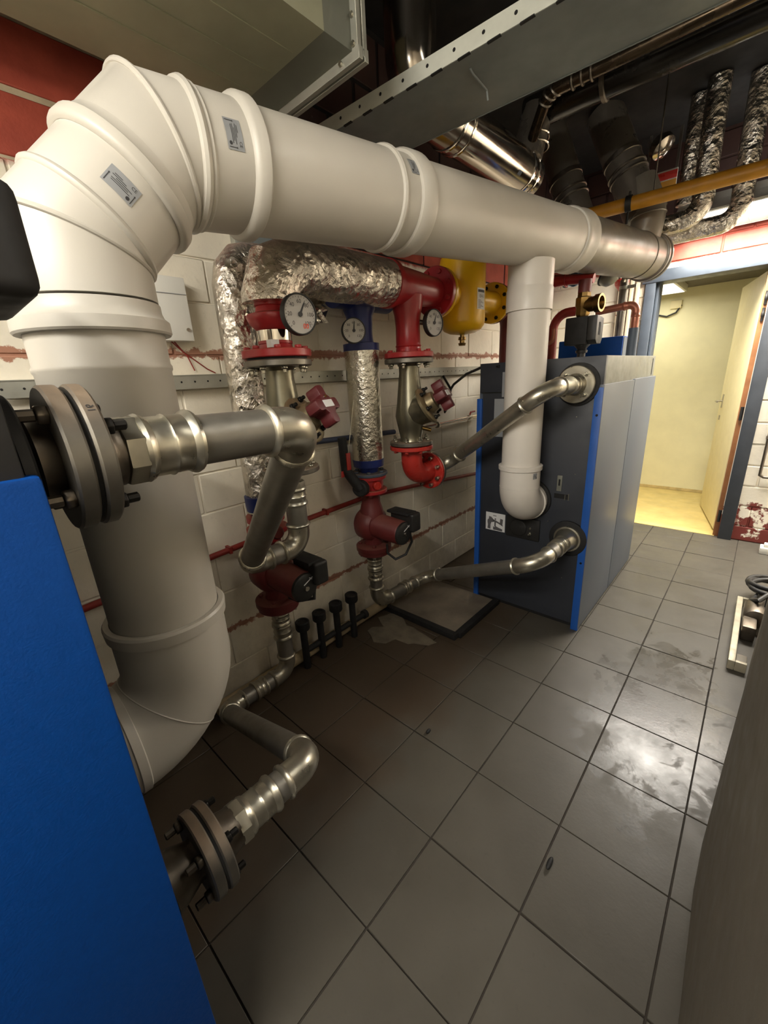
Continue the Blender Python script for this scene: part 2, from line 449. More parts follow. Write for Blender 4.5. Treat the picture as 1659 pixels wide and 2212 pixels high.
# door frame
dr = structure(MB().box(-0.615, -0.545, YD - .03, YD + .16, 0, 2.04).box(-0.545, -0.525, YD + .02, YD + .16, 0, 2.04).build('door_1', m_frame, bevel=0.004))
MB().box(-0.640, 0.30, YD - .035, YD + .16, 2.04, 2.125).build('door_head', m_frame, dr, bevel=0.004)
MB().box(0.165, 0.252, YD - .035, YD + .16, 0, 2.04).build('door_post', m_dframe, dr, bevel=0.004, label='dark slate door post on the right')
lin_ = MB().box(0.128, 0.165, YD + .02, YD + .15, 0, 2.04).build('door_lining', m_wood, dr, bevel=0.003, label='orange brown wooden lining')
for z in (1.83, 1.72):
    MB().lathe((0.147, YD + 0.016, z), (0, 0, 1), [(-0.045, 0.009), (-0.015, 0.009), (-0.012, 0.011), (0.012, 0.011), (0.015, 0.009), (0.045, 0.009)], 10).build('hinge', m_black, lin_)
MB().lathe((0.147, YD + 0.016, 1.02), (0, 0, 1), [(-0.05, 0.011), (0.05, 0.011)], 10).build('hinge', m_black, lin_)
MB().lathe((0.147, YD + 0.016, 0.18), (0, 0, 1), [(-0.05, 0.011), (0.05, 0.011)], 10).build('hinge', m_black, lin_)
MB().box(-0.53, 0.14, YD + .01, YD + .15, -0.006, 0.004).build('threshold', m_creamfloor, dr, bevel=0.002)
# door leaf, swung into the corridor
hx, hy = 0.118, YD + 0.14
dv = Vector((-0.05 - hx, 4.40 - hy, 0)).normalized(); dn = Vector((-dv.y, dv.x, 0)); LW = 0.78
leaf = MB().obox(Vector((hx, hy, 1.02)) + dv * (LW / 2) + dn * -0.02, dv, dn, (0, 0, 1), LW, 0.04, 2.0).build('door_leaf', m_cream, dr, bevel=0.003)
hp = Vector((hx, hy, 1.06)) + dv * (LW - 0.12)
mb = MB().tube([hp, hp + dn * 0.05, hp + dn * 0.055 - dv * 0.1], 0.008, 10)
mb.obox(hp + dn * 0.003, dv, dn, (0, 0, 1), 0.035, 0.006, 0.12)
mb.obox(hp + dn * 0.003 + V(0, 0, -0.15), dv, dn, (0, 0, 1), 0.03, 0.008, 0.04)
mb.build('door_handle', m_zinc, leaf)

# corridor behind the door
YB = 4.96
structure(MB().box(-2.2, 0.7, YD + .15, YB + .1, -0.1, -0.002).build('floor', m_creamfloor, smooth=False))
structure(MB().box(-2.2, 0.7, YB, YB + .1, 0, 2.6).build('wall_corridor', m_creamwall, smooth=False))
structure(MB().box(-2.3, -2.2, YD + .15, YB, 0, 2.6).build('wall_corridor', m_creamwall, smooth=False))
structure(MB().box(0.32, 0.42, YD + .15, YB, 0, 2.6).build('wall_corridor', m_creamwall, smooth=False))
structure(MB().box(-2.2, 0.7, YD + .15, YB, 2.16, 2.26).build('ceiling', m_ceil2, smooth=False))
structure(MB().box(-2.2, 0.34, YB - 0.012, YB, 0, 0.03).build('baseboard_far', M('grimy skirting', (196, 176, 122), 0.8, var=0.3, vs=12), smooth=False))

lampc = thing('ceiling_light', 'square lit ceiling panel in the corridor beyond the doorway', 'lamp', (-0.85, 4.3, 2.16))
MB().box(-1.25, -0.50, 3.95, 4.72, 2.095, 2.158).build('housing', m_lampw, lampc, bevel=0.004)
MB().box(-1.23, -0.52, 3.97, 4.70, 2.091, 2.0945).build('diffuser', m_panel_e, lampc, smooth=False)
area('panel_light', (-0.87, 4.33, 2.08), 0.7, 0.7, LAMP_C, (1.0, 0.95, 0.84), lampc)
hk = thing('wall_socket', 'small cream corridor socket with a hanging loop of cable', 'socket', (-0.62, YB, 1.98))
MB().box(-0.66, -0.56, YB - 0.03, YB, 1.97, 2.05).build('body', m_cream, hk, bevel=0.006)
MB().tube([(-0.56, YB - .02, 2.0), (-0.6, YB - .025, 1.93), (-0.68, YB - .025, 1.9), (-0.78, YB - .025, 1.93), (-0.82, YB - .02, 2.02), (-0.80, YB - .02, 2.1)], 0.008, 8).build('cable', m_cable, hk)

# ================================================================ LUMINAIRES
def luminaire(loc, length, label, power, cat='lamp', wide=1.0, spread=180):
    x, y, z = loc
    t = thing('fluorescent_lamp', label, cat, loc)
    W_ = wide
    mb = MB().prism((x - length / 2, y, z), (0, W_, 0), (0, 0, 1), (1, 0, 0), [(-0.13, 0.0), (-0.05, 0.10), (-0.03, 0.15), (0.03, 0.15), (0.05, 0.10), (0.13, 0.0), (0.122, 0.0), (0.045, 0.092), (-0.045, 0.092), (-0.122, 0.0)], length)
    mb.build('housing', m_lampw, t, smooth=False)
    for s in ((-1, 1) if wide < 1.5 else (-2.2, -0.75, 0.75, 2.2)):
        MB().tube([(x - length / 2 + 0.03, y + s * 0.045, z + 0.03), (x + length / 2 - 0.03, y + s * 0.045, z + 0.03)], 0.014, 12).build('tube', m_tube_e, t)
    n = int(length / 0.09)
    mb = MB()
    for i in range(n + 1):
        xx = x - length / 2 + i * length / n
        mb.box(xx - 0.001, xx + 0.001, -0.12 * W_ + y, 0.12 * W_ + y, z - 0.002, z + 0.012)
    for yy in (-0.125 * W_, -0.042 * W_, 0.042 * W_, 0.125 * W_): mb.box(x - length / 2, x + length / 2, y + yy - 0.003, y + yy + 0.003, z - 0.004, z + 0.012)
    mb.build('louvre', m_lampw, t, smooth=False)
    area('tube_light', (x, y, z - 0.012), length, 0.22 * W_, power, WARM, t).data.spread = math.radians(spread)
    area('added_uplight', (x, y, z + 0.16 + 0.02 * W_), length, 0.1, power * 0.03, WARM, t, rot=(math.pi, 0, 0))  # weak uplight added to brighten the pipes above the housing
    return t
lampA = luminaire((0.35, 3.2, 2.32), 1.5, 'lit fluorescent lamp with louvres above the doorway behind foil pipes', LAMP_A, wide=2.1, spread=160)
lampB = luminaire((0.12, -1.60, 2.50), 1.3, 'lit fluorescent batten on the ceiling behind the viewer', LAMP_B)
fillE = thing('fluorescent_lamp', 'added fluorescent fill batten on the near wall behind the viewer', 'lamp', (-0.1, -2.19, 2.3))  # second lamp out of view, added to brighten upper wall and duct
MB().box(-0.8, 0.6, -2.2, -2.14, 2.26, 2.34).build('housing', m_lampw, fillE, bevel=0.006)
MB().tube([(-0.77, -2.11, 2.3), (0.57, -2.11, 2.3)], 0.014, 12).build('tube', m_tube_e, fillE)
for xx in (-0.77, 0.57): MB().box(xx - .012, xx + .012, -2.14, -2.085, 2.28, 2.32).build('socket', m_lampw, fillE, bevel=0.003)
area('tube_light', (-0.1, -2.07, 2.3), 1.3, 0.06, FILL_E, WARM, fillE, rot=(math.radians(90), 0, 0))
lampD = luminaire((0.95, 0.55, 2.72), 1.2, 'lit fluorescent batten on the ceiling over the right cabinet', LAMP_D)

# ================================================================ shared bolt meshes
def hexpoly(r, n=6, a0=0.0): return [(r * math.cos(2 * math.pi * i / n + a0), r * math.sin(2 * math.pi * i / n + a0)) for i in range(n)]
def bolt_mesh(name, mat, r, h, shank=0.0, rs=0.0):
    mb = MB().prism((0, 0, 0), (1, 0, 0), (0, 1, 0), (0, 0, 1), hexpoly(r), h)
    if shank: mb.lathe((0, 0, h), (0, 0, 1), [(0, rs), (shank, rs)], 8)
    return mb.mesh(name, mat, bevel=r * 0.12, seg=1)
b_zinc = bolt_mesh('bolt', m_bolt, 0.0125, 0.010, 0.012, 0.007)
b_zincs = bolt_mesh('bolt', m_bolt, 0.010, 0.008, 0.018, 0.006)
b_red = bolt_mesh('bolt', m_red, 0.0125, 0.011)
b_red2 = bolt_mesh('bolt', m_red2, 0.012, 0.011)
b_mar = bolt_mesh('bolt', m_maroon, 0.011, 0.010)
b_dark = bolt_mesh('bolt', m_dbolt, 0.012, 0.010, 0.016, 0.007)
b_mix = bolt_mesh('bolt', m_dsteel, 0.0125, 0.012, 0.02, 0.0075)
b_small = bolt_mesh('bolt', m_bolt, 0.007, 0.006)
b_yel = bolt_mesh('bolt', m_dbolt, 0.011, 0.009)

def rot_to(a): return Vector((0, 0, 1)).rotation_difference(V(a).normalized())
def bolts(parent, P, a, R, n, me, phase=0.0, out=0.0):
    a, u, w_ = frame(a)
    for i in range(n):
        an = 2 * math.pi * (i + phase) / n
        inst('bolt', me, parent, V(P) + a * out + (u * math.cos(an) + w_ * math.sin(an)) * R, rot_to(a))
def flange(parent, P, a, rin, rout, th, mat, n=0, me=None, phase=0.5, name='flange', both=None, label=None):
    """disc from P along a (thickness th); bolt heads on the P+a*th side, or both"""
    e = min(0.003, th * 0.25)
    o = MB().lathe(P, a, [(0, rin), (0, rout - e), (e, rout), (th - e, rout), (th, rout - e), (th, rin)], 36).build(name, mat, parent, label=label)
    if n:
        R = rout - 0.021
        bolts(o, V(P) + V(a).normalized() * th, a, R, n, me, phase)
        if both: bolts(o, P, -V(a).normalized(), R, n, both, phase)
    return o

def arc_pts(P, d0, d1, R, n=10):
    """fillet corner P between incoming d0 and outgoing d1"""
    d0 = V(d0).normalized(); d1 = V(d1).normalized()
    th = d0.angle(d1); T = R * math.tan(th / 2)
    c = V(P) - d0 * T + (d1 - d0 * d0.dot(d1)).normalized() * R
    p0 = V(P) - d0 * T
    ax = d0.cross(d1).normalized()
    pts = [c + Quaternion(ax, th * i / n) @ (p0 - c) for i in range(n + 1)]
    return pts, T

def run(parent, nodes, r, R, mp, mf, sleeve=0.03, n=22, start=0.0):
    """press-fitted pipe: straight 'pipe' parts and 'elbow' parts with beaded sleeves"""
    nodes = [V(p) for p in nodes]; ends = [nodes[0]]
    for i in range(1, len(nodes) - 1):
        d0 = (nodes[i] - nodes[i - 1]).normalized(); d1 = (nodes[i + 1] - nodes[i]).normalized()
        pts, T = arc_pts(nodes[i], d0, d1, R)
        a = pts[0] - d0 * sleeve; b = pts[-1] + d1 * sleeve
        P = [a, a + d0 * 0.003, a + d0 * 0.008, a + d0 * 0.013, a + d0 * 0.016] + pts + [b - d1 * 0.016, b - d1 * 0.013, b - d1 * 0.008, b - d1 * 0.003, b]
        ra = [r * 1.02, r * 1.16, r * 1.22, r * 1.16, r * 1.06]
        rr = ra + [r * 1.05] * len(pts) + ra[::-1]
        MB().tube(P, rr, n).build('elbow', mf, parent)
        ends += [a, b]
    ends.append(nodes[-1])
    for i in range(0, len(ends), 2):
        a, b = ends[i], ends[i + 1]
        if (b - a).length > 0.004: MB().tube([a, b], r, n).build('pipe', mp, parent)

def coupling(parent, P, a, r, length, mat, name='coupling', nut=False):
    q = [(0, r * 1.0), (0, r * 1.16), (0.006, r * 1.22), (0.012, r * 1.16), (0.016, r * 1.07), (length * 0.5 - 0.004, r * 1.07), (length * 0.5, r * 1.13), (length * 0.5 + 0.004, r * 1.07),
         (length - 0.016, r * 1.07), (length - 0.012, r * 1.16), (length - 0.006, r * 1.22), (length, r * 1.16), (length, r)]
    o = MB().lathe(P, a, q, 28).build(name, mat, parent)
    return o

def text_mesh(s):
    cu = bpy.data.curves.new('txt', 'FONT'); cu.body = s; cu.align_x = 'CENTER'; cu.align_y = 'CENTER'; cu.resolution_u = 3
    ob = bpy.data.objects.new('txt', cu)
    me = ob.to_mesh()
    vs = [tuple(v.co) for v in me.vertices]; fs = [tuple(p.vertices) for p in me.polygons]
    ob.to_mesh_clear(); bpy.data.objects.remove(ob); bpy.data.curves.remove(cu)
    return vs, fs
def print_on(mb, s, fn, size, cx=0, cy=0, rot=0.0, sx=1.0):
    vs, fs = text_mesh(s); c, n_ = math.cos(rot), math.sin(rot)
    mb.add([fn(cx + (x * sx * c - y * n_) * size, cy + (x * sx * n_ + y * c) * size) for x, y, z in vs], fs)
def bar(mb, fn, x0, y0, x1, y1, n=3):
    vs = []; fs = []
    for i in range(n + 1):
        for j in range(n + 1):
            vs.append(fn(x0 + (x1 - x0) * i / n, y0 + (y1 - y0) * j / n))
    for i in range(n):
        for j in range(n): fs.append((i * (n + 1) + j, (i + 1) * (n + 1) + j, (i + 1) * (n + 1) + j + 1, i * (n + 1) + j + 1))
    mb.add(vs, fs)

def cyl_label(parent, P0, P, a, r, wd, ht, rot=0.0, name='label'):
    """type plate stuck round a pipe: P0 its centre, (P,a) the pipe axis; x runs along the axis, y round it"""
    P = V(P); a = V(a).normalized(); P0 = V(P0)
    foot = P + a * (P0 - P).dot(a); rad = (P0 - foot).normalized(); tan = rad.cross(a)
    c, s_ = math.cos(rot), math.sin(rot)
    def fn(off):
        def f(x, y):
            X, Y = x * c - y * s_, x * s_ + y * c
            an = Y / r
            return foot + a * X + (rad * math.cos(an) + tan * math.sin(an)) * (r + off)
        return f
    mb = MB(); bar(mb, fn(0.0012), -wd / 2, -ht / 2, wd / 2, ht / 2, 8)
    lab = mb.build(name, m_lab, parent, label='small grey type label with CE mark')
    f = fn(0.0016); mb = MB()
    print_on(mb, 'CE', f, wd * 0.24, wd * 0.30, -ht * 0.30, -math.pi / 2)
    for k, (xx, l0, l1) in enumerate([(-0.14, -0.3, 0.3), (-0.05, -0.22, 0.32), (0.04, -0.32, 0.2), (0.13, -0.1, 0.34), (0.22, 0.05, 0.3)]):
        bar(mb, f, wd * (xx - 0.018), ht * l0, wd * (xx + 0.018), ht * l1, 4)
    for sy in (1, -1):
        bar(mb, f, -wd * 0.42, ht * (0.42 * sy - 0.012), wd * 0.02, ht * (0.42 * sy + 0.012), 3)
        mb.add([f(wd * 0.02, ht * 0.42 * sy - 0.002), f(wd * 0.1, ht * 0.42 * sy), f(wd * 0.02, ht * 0.42 * sy + 0.002)], [(0, 1, 2)])
    ring = [f(-wd * 0.3 + 0.0035 * math.cos(2 * math.pi * i / 12), -ht * 0.3 + 0.0035 * math.sin(2 * math.pi * i / 12)) for i in range(12)]
    mb.add(ring, [tuple(range(12))])
    mb.build('print', m_ink, lab)

# ================================================================ NEAR FLUE (big white)
R0 = 0.1275
VX, VY = -0.82, -0.444
DP = Vector((-0.818, -0.45, 1.887)); DA = Vector((0.11, 1, 0.062)).normalized()
def dpt(y): return DP + DA * ((y + 0.45) / DA.y)

fr = thing('flue_riser', 'thick white vertical flue pipe rising behind the near blue boiler', 'flue pipe', (VX, VY, 0.6))
MB().lathe((VX, VY, 0.80), (0, 0, 1), [(0, R0), (0.66, R0), (0.665, R0 + .003), (0.672, R0 + .003), (0.677, R0), (0.74, R0)], 48).build('pipe', m_white, fr)
MB().lathe((VX, VY, 1.535), (0, 0, 1), [(0, R0), (0, R0 + .013), (0.004, R0 + .016), (0.026, R0 + .015), (0.033, R0 + .007), (0.045, R0 + .003), (0.06, R0 + .0025), (0.06, R0)], 48).build('socket', m_white, fr)
# bottom bend: two mitred cuts into the boiler, with a socket at the top and a spigot
qa, _ = arc_pts((VX, VY, 0.568), (0, 0, -1), (0, -1, 0), 0.168, 12)
q = [(VX, VY, 0.86)] + qa + [(VX, VY - 0.225, 0.568)]
MB().torus(qa[6], qa[7] - qa[5], R0 + 0.0075, 0.0022, 48, 6).build('seam', m_white, fr)
MB().tube(q, R0 + 0.008, 48).build('bend', m_white, fr)
MB().lathe((VX, VY, 0.84), (0, 0, 1), [(0, R0 + .008), (0.004, R0 + .016), (0.03, R0 + .018), (0.036, R0 + .014), (0.036, R0 + 0.002), (0.02, R0 + 0.002)], 48, caps=False).build('socket', m_white, fr)
MB().lathe((VX, VY - 0.152, 0.568), (0, -1, 0), [(0, R0 + .008), (0.003, R0 + .013), (0.022, R0 + .013), (0.024, R0 + .008)], 48).build('collar', m_white, fr)

fc = thing('flue_collector', 'large white horizontal flue duct with ribbed joints hanging under the ceiling', 'flue duct', (-0.7, 0.6, 1.95))
# two 45 degree bends with one mitre cut each, socketed together half way
LC = 0.184
corner = Vector((VX, VY, dpt(VY).z))
M1 = corner - V(0, 0, LC); M2 = corner + DA * LC
dg = (M2 - M1).normalized()
def bpt(f): return M1 + (M2 - M1) * f
MB().tube([(VX, VY, 1.60), M1, bpt(0.62)], R0, 48).build('bend', m_white, fc)
MB().tube([bpt(0.56), M2, dpt(-0.07)], R0 + .001, 48).build('bend', m_white, fc)
def mitre_rib(Pm, da, db, r, rr, name='rib'):
    t = (V(da) + V(db)).normalized(); k = 1 / V(da).dot(t)
    ax = V(da).cross(V(db)).normalized(); v2 = ax.cross(t)
    n, m = 48, 8; vs = []
    for i in range(n):
        an = 2 * math.pi * i / n
        d = ax * math.cos(an) + v2 * (math.sin(an) * k); dn_ = d.normalized()
        for j in range(m):
            bb = 2 * math.pi * j / m
            vs.append(V(Pm) + d * r + dn_ * (rr * math.cos(bb)) + t * (rr * math.sin(bb)))
    fs = [(i * m + j, ((i + 1) % n) * m + j, ((i + 1) % n) * m + (j + 1) % m, i * m + (j + 1) % m) for i in range(n) for j in range(m)]
    return MB().add(vs, fs).build(name, m_white, fc)
mitre_rib(M1, (0, 0, 1), dg, R0 + .0005, 0.005)
mitre_rib(M2, dg, DA, R0 + .0015, 0.006)
MB().lathe(bpt(0.17), dg, [(0, R0), (0.003, R0 + .004), (0.008, R0 + .006), (0.013, R0 + .004), (0.016, R0)], 48).build('rib', m_white, fc)
MB().lathe(bpt(0.56), dg, [(0, R0 - .01), (0, R0 + .006), (0.004, R0 + .012), (0.010, R0 + .014), (0.026, R0 + .013), (0.032, R0 + .006), (0.05, R0 + .002), (0.052, R0 - .01)], 48, caps=False).build('socket', m_white, fc)
MB().tube([dpt(-0.09), dpt(0.40)], R0, 48).build('pipe', m_white, fc)
MB().lathe(dpt(-0.212), DA, [(0, R0), (0.003, R0 + .007), (0.010, R0 + .010), (0.017, R0 + .007), (0.02, R0 + .003), (0.026, R0 + 0.005), (0.032, R0)], 48).build('rib', m_white, fc)
MB().lathe(dpt(-0.098), DA, [(0, R0), (0.004, R0 + .008), (0.012, R0 + .014), (0.034, R0 + .014), (0.040, R0 + .008), (0.044, R0)], 48).build('socket', m_white, fc)
MB().lathe(dpt(0.355), DA, [(0, R0), (0.003, R0 + .006), (0.010, R0 + .009), (0.017, R0 + .006), (0.02, R0)], 48).build('rib', m_white, fc)
MB().lathe(dpt(0.43), DA, [(0, R0), (0.003, R0 + .008), (0.012, R0 + .013), (0.055, R0 + .013), (0.066, R0 + .009), (0.07, R0)], 48).build('socket', m_white, fc)
MB().tube([dpt(0.40), dpt(1.56)], R0, 48).build('pipe', m_white, fc)
m_greyflue = M('satin grey flue', (118, 112, 102), 0.4, 0.4, var=0.06, vs=4)
MB().lathe(dpt(1.54), DA, [(0, R0), (0.003, R0 + .006), (0.012, R0 + .010), (0.03, R0 + .007), (0.08, R0 + .008), (0.10, R0 + .012), (0.115, R0 + .012), (0.12, R0)], 48).build('socket', m_white, fc)
MB().tube([dpt(1.6), dpt(2.72)], R0 - 0.002, 48).build('pipe', m_greyflue, fc, label='satin grey end section of the flue')
o = MB().torus(dpt(2.50), DA, R0 - 0.001, 0.0035, 48, 6).build('clamp_ring', m_dsteel, fc)
for an in (0.35, 1.2):
    _, u_, w_ = frame(DA); p = dpt(2.50) + (u_ * math.cos(-an) + w_ * math.sin(-an)) * (R0 + 0.006)
    MB().obox(p, DA, (0, 0, 1), (1, 0, 0), 0.03, 0.03, 0.012).build('latch', m_zinc, o, bevel=0.002)
MB().lathe(dpt(2.68), DA, [(0, R0), (0.004, R0 + .009), (0.02, R0 + .010), (0.03, R0 + .005), (0.045, R0 + .005), (0.05, R0 + .012), (0.07, R0 + .012), (0.075, R0 + .004), (0.075, 0.0)], 48).build('end_cap', m_greyflue, fc)
MB().lathe(dpt(2.755), DA, [(0, 0.02), (0.10, 0.02), (0.105, 0.015)], 16).build('drain_stub', m_dsteel, fc)
cyl_label(fc, (-0.6595, -0.151, 1.919), DP, DA, R0, 0.036, 0.056)
cyl_label(fc, (-0.61, 0.398, 1.997), DP, DA, R0, 0.03, 0.045)
# label on the bend
pm = bpt(0.40)
lb0 = (Vector((-0.5321, -0.449, 1.728)) - pm); lb0 = (lb0 - dg * lb0.dot(dg)).normalized()
cyl_label(fc, pm + lb0 * R0, pm, dg, R0, 0.036, 0.056)

# rising elbow at the far end of the collector, grey
fe = thing('flue_elbow', 'grey flue elbow rising from the far end of the white duct', 'flue elbow', (-0.5, 2.66, 2.2))
pp, _ = arc_pts((-0.47, 2.60, 2.32), (0, 0, 1), (-0.19, 0.05, 0.43), 0.2, 6)
MB().tube([dpt(2.60) + V(0, 0, 0.09)] + pp + [(-0.545, 2.62, 2.49)], 0.092, 32).build('bend', m_greyflue, fe)
for i in (1, 3, 5):
    MB().torus(pp[i], (pp[i + 1] - pp[i]), 0.094, 0.004, 32, 6).build('rib', m_greyflue, fe)

# ================================================================ FAR BOILER BRANCH FLUE (white)
BX, BY, RBR = -0.624, 1.27, 0.0985
fb = thing('flue_branch', 'white vertical flue pipe standing before the far boiler', 'flue pipe', (BX, BY, 0.7))
MB().tube([(BX, BY, 0.94), (BX, BY, 1.70)], RBR - 0.004, 40).build('pipe', m_white2, fb)
MB().lathe((BX, BY, 1.68), (0, 0, 1), [(0, RBR - .004), (0, RBR + .004), (0.09, RBR + .004), (0.095, RBR + .001), (0.10, RBR + 0.001), (0.20, RBR + 0.001)], 40).build('tee_neck', m_white2, fb)
pb, _ = arc_pts((BX, BY, 0.736), (0, 0, -1), (0, 1, 0), 0.105, 14)
MB().tube([(BX, BY, 0.955)] + pb + [(BX, 1.385, 0.736)], RBR + 0.002, 40).build('bend', m_white2, fb)
MB().lathe((BX, BY, 0.935), (0, 0, 1), [(0, RBR + .002), (0.004, RBR + .010), (0.024, RBR + .011), (0.028, RBR + .004)], 40).build('socket', m_white2, fb)
MB().torus((BX, BY, 0.845), (0, 0, 1), RBR + .0015, 0.0018, 40, 6).build('seam', m_white2, fb)
MB().lathe((BX, 1.372, 0.736), (0, 1, 0), [(0, RBR + .002), (0.003, RBR + .008), (0.016, RBR + .008), (0.018, RBR + .001), (0.05, RBR - .002)], 40).build('collar', m_white2, fb)
cyl_label(fb, (-0.531, 1.235, 0.915), (BX, BY, 0), (0, 0, 1), RBR + 0.002, 0.03, 0.026)

# ================================================================ FAR BOILER
bo = thing('boiler', 'far boiler with anthracite back, blue edge strips and grey side panel', 'boiler', (-0.64, 2.0, 0))
X0, X1, Y0, Y1, ZB, ZT = -0.972, -0.305, 1.435, 2.60, 1.341, 1.470
MB().box(X0 + .03, X1 - .03, Y0 + .02, Y1 - .02, 0.0, 0.05).build('plinth', m_black2, bo, bevel=0.004)
MB().box(X0 + .03, X1 - .012, Y0, Y0 + .03, 0.03, 1.31).build('back_panel', m_anth, bo, bevel=0.003)
MB().box(X0 + .015, X1 - .006, Y0 - .006, Y0 + .02, 1.315, ZT).build('back_panel', m_anth, bo, bevel=0.003)
MB().box(X1 - .04, X1 - 0.0015, Y0 - .012, Y0 + .02, 0.0, ZB - .012).build('corner_strip', m_bluestrip, bo, bevel=0.004)
MB().box(X0, X0 + .032, Y0 - .012, Y0 + .02, 0.0, ZB - .06).build('corner_strip', m_bluestrip, bo, bevel=0.004)
MB().box(X1 - .03, X1, Y0 - .01, 2.018, 0.012, ZB).build('side_panel', m_bluegreyp, bo, bevel=0.003)
MB().box(X1 - .03, X1 + .001, 2.022, Y1, 0.012, ZB + .004).build('side_panel', m_bluegreyp, bo, bevel=0.003)
MB().box(X0, X0 + .03, Y0 + .021, Y1, 0.012, ZB).build('side_panel', m_bluegreyp, bo, bevel=0.003)
MB().box(X0 + .03, X1 - .03, Y1 - .03, Y1, 0.012, ZB).build('front_panel', m_blue, bo, bevel=0.003)
o = MB().box(X0 + .02, X1 - .012, Y0 + .015, Y1 - .02, 1.30, ZT).build('top_casing', m_greycas, bo, bevel=0.004)
MB().box(X1 - .0125, X1 - .0105, 2.50, 2.515, 1.355, 1.455).build('slot', m_hole, o, smooth=False)
MB().box(-0.82, -0.78, Y0 - .009, Y0 - .004, 1.29, 1.42).build('type_plate', m_lab, bo)
MB().box(-0.865, -0.80, Y0 - .005, Y0 - .001, 1.07, 1.28).build('type_plate', m_lab, bo)
# warning plate lower left
wp = MB().box(-0.898, -0.772, Y0 - .004, Y0, 0.497, 0.609).build('instruction_plate', m_paperw, bo)
mb = MB(); YW = Y0 - .0046
def pl(u, v): return (-0.898 + 0.126 * u, YW, 0.609 - 0.112 * v)
for pg in ([(.17, .22), (.30, .24), (.42, .38), (.42, .52), (.30, .55), (.26, .70), (.26, .95), (.10, .93), (.12, .72), (.09, .55), (.10, .42), (.16, .38)],
           [(.38, .36), (.52, .40), (.78, .52), (.90, .62), (.90, .68), (.70, .58), (.50, .50), (.40, .50)], [(.46, .48), (.54, .50), (.54, .78), (.46, .76)],
           [(.40, .92), (.40, .76), (.46, .80), (.55, .74), (.70, .80), (.88, .85), (.88, .97), (.42, .96)], [(.76, .26), (.90, .29), (.88, .60), (.74, .52)], [(.47, .29), (.54, .29), (.54, .385), (.47, .37)]):
    mb.add([pl(*q_) for q_ in pg], [tuple(range(len(pg)))])
for k in range(4): mb.add([pl(.39 + k * .045, .12), pl(.42 + k * .045, .12), pl(.42 + k * .045, .18), pl(.39 + k * .045, .18)], [(0, 1, 2, 3)])
mb.build('print', M('grey halftone ink', (92, 90, 92), 0.6), wp, smooth=False)
cv = MB().box(-0.762, -0.56, Y0 - .012, Y0 + .002, 0.487, 0.615).build('cover_plate', m_black, bo, bevel=0.004)
MB().lathe((-0.685, Y0 - .012, 0.55), (0, -1, 0), [(0, 0.052), (0.004, 0.05), (0.006, 0.046), (0.004, 0.0)], 24).build('embossing', m_black, cv)
for z in (0.56, 0.528):
    inst('bolt', b_zincs if z < 0.55 else b_small, cv, (-0.612, Y0 - .012, z), rot_to((0, -1, 0)))
# small latch and slotted bracket
lt = MB().box(-0.487, -0.462, Y0 - .004, Y0 + .001, 0.80, 0.885).build('slotted_bracket', m_greycas, bo, bevel=0.001)
MB().box(-0.479, -0.470, Y0 - .0048, Y0 - .0035, 0.83, 0.865).build('slot', m_hole, lt, smooth=False)
hs = MB().box(-0.497, -0.425, Y0 - .003, Y0 + .002, 0.760, 0.785).build('cable_slot', m_hole, bo, smooth=False)
MB().box(-0.442, -0.438, Y0 - .005, Y0, 0.755, 0.783).box(-0.424, -0.420, Y0 - .005, Y0, 0.755, 0.79).build('edge_clip', m_zinc, hs)
for (x, z) in ((-0.325, 1.20), (-0.325, 0.42)):
    MB().lathe((x, Y0 - .012, z), (0, -1, 0), [(0, .006), (.002, .006)], 10).build('screw', m_dbolt, bo)
for (x, z) in ((-0.42, 1.19), (-0.40, 0.90), (-0.42, 0.30), (-0.52, 0.62)):
    MB().lathe((x, Y0, z), (0, -1, 0), [(0, .003), (.0015, .003)], 8).build('screw', m_zinc, bo)
MB().lathe((-0.425, Y0, 1.345), (0, -1, 0), [(0, 0.10), (0.014, 0.10), (0.016, 0.096), (0.016, 0.05)], 36).build('seal_ring', m_black2, bo)
MB().lathe((-0.405, Y0, 0.545), (0, -1, 0), [(0, 0.098), (0.014, 0.098), (0.016, 0.094), (0.016, 0.05)], 36).build('seal_ring', m_black2, bo)
MB().lathe((BX, Y0, 0.736), (0, -1, 0), [(0, 0.115), (0.012, 0.113), (0.014, 0.105)], 36).build('flue_ring', m_black2, bo)

# ================================================================ NEAR BOILER
bn = thing('boiler', 'near blue boiler filling the left edge with its black top', 'boiler', (-0.81, -1.3, 0))
NX0, NX1, NY1, NY0 = -1.33, -0.312, -0.672, -1.9
MB().box(NX1 - .03, NX1, NY0, NY1, 0.0, 1.338).build('side_panel', m_blue, bn, bevel=0.006)
MB().box(NX0, NX0 + .03, NY0, NY1, 0.0, 1.338).build('side_panel', m_blue, bn, bevel=0.006)
MB().box(NX0 + .03, NX1 - .03, NY1 - .04, NY1 - .006, 0.02, 1.338).build('back_panel', m_anth, bn, bevel=0.003)
MB().box(NX0 + .03, NX1 - .03, NY0, NY0 + .03, 0.02, 1.338).build('front_panel', m_blue, bn, bevel=0.003)
MB().box(NX0 + .012, NX1 - .008, NY0 + .01, -0.684, 1.325, 1.468).build('top_casing', m_black2, bn, bevel=0.006)
MB().lathe((-0.42, NY1 - .01, 1.339), (0, 1, 0), [(0, 0.085), (0.010, 0.085), (0.013, 0.08), (0.013, 0.04)], 32).build('seal_ring', m_black2, bn)
MB().lathe((-0.45, NY1 - .01, 0.50), (0, 1, 0), [(0, 0.085), (0.010, 0.085), (0.013, 0.08), (0.013, 0.04)], 32).build('seal_ring', m_black2, bn)
MB().lathe((VX, NY1 - .01, 0.565), (0, 1, 0), [(0, 0.15), (0.016, 0.15), (0.018, 0.14)], 32).build('flue_ring', m_black2, bn)
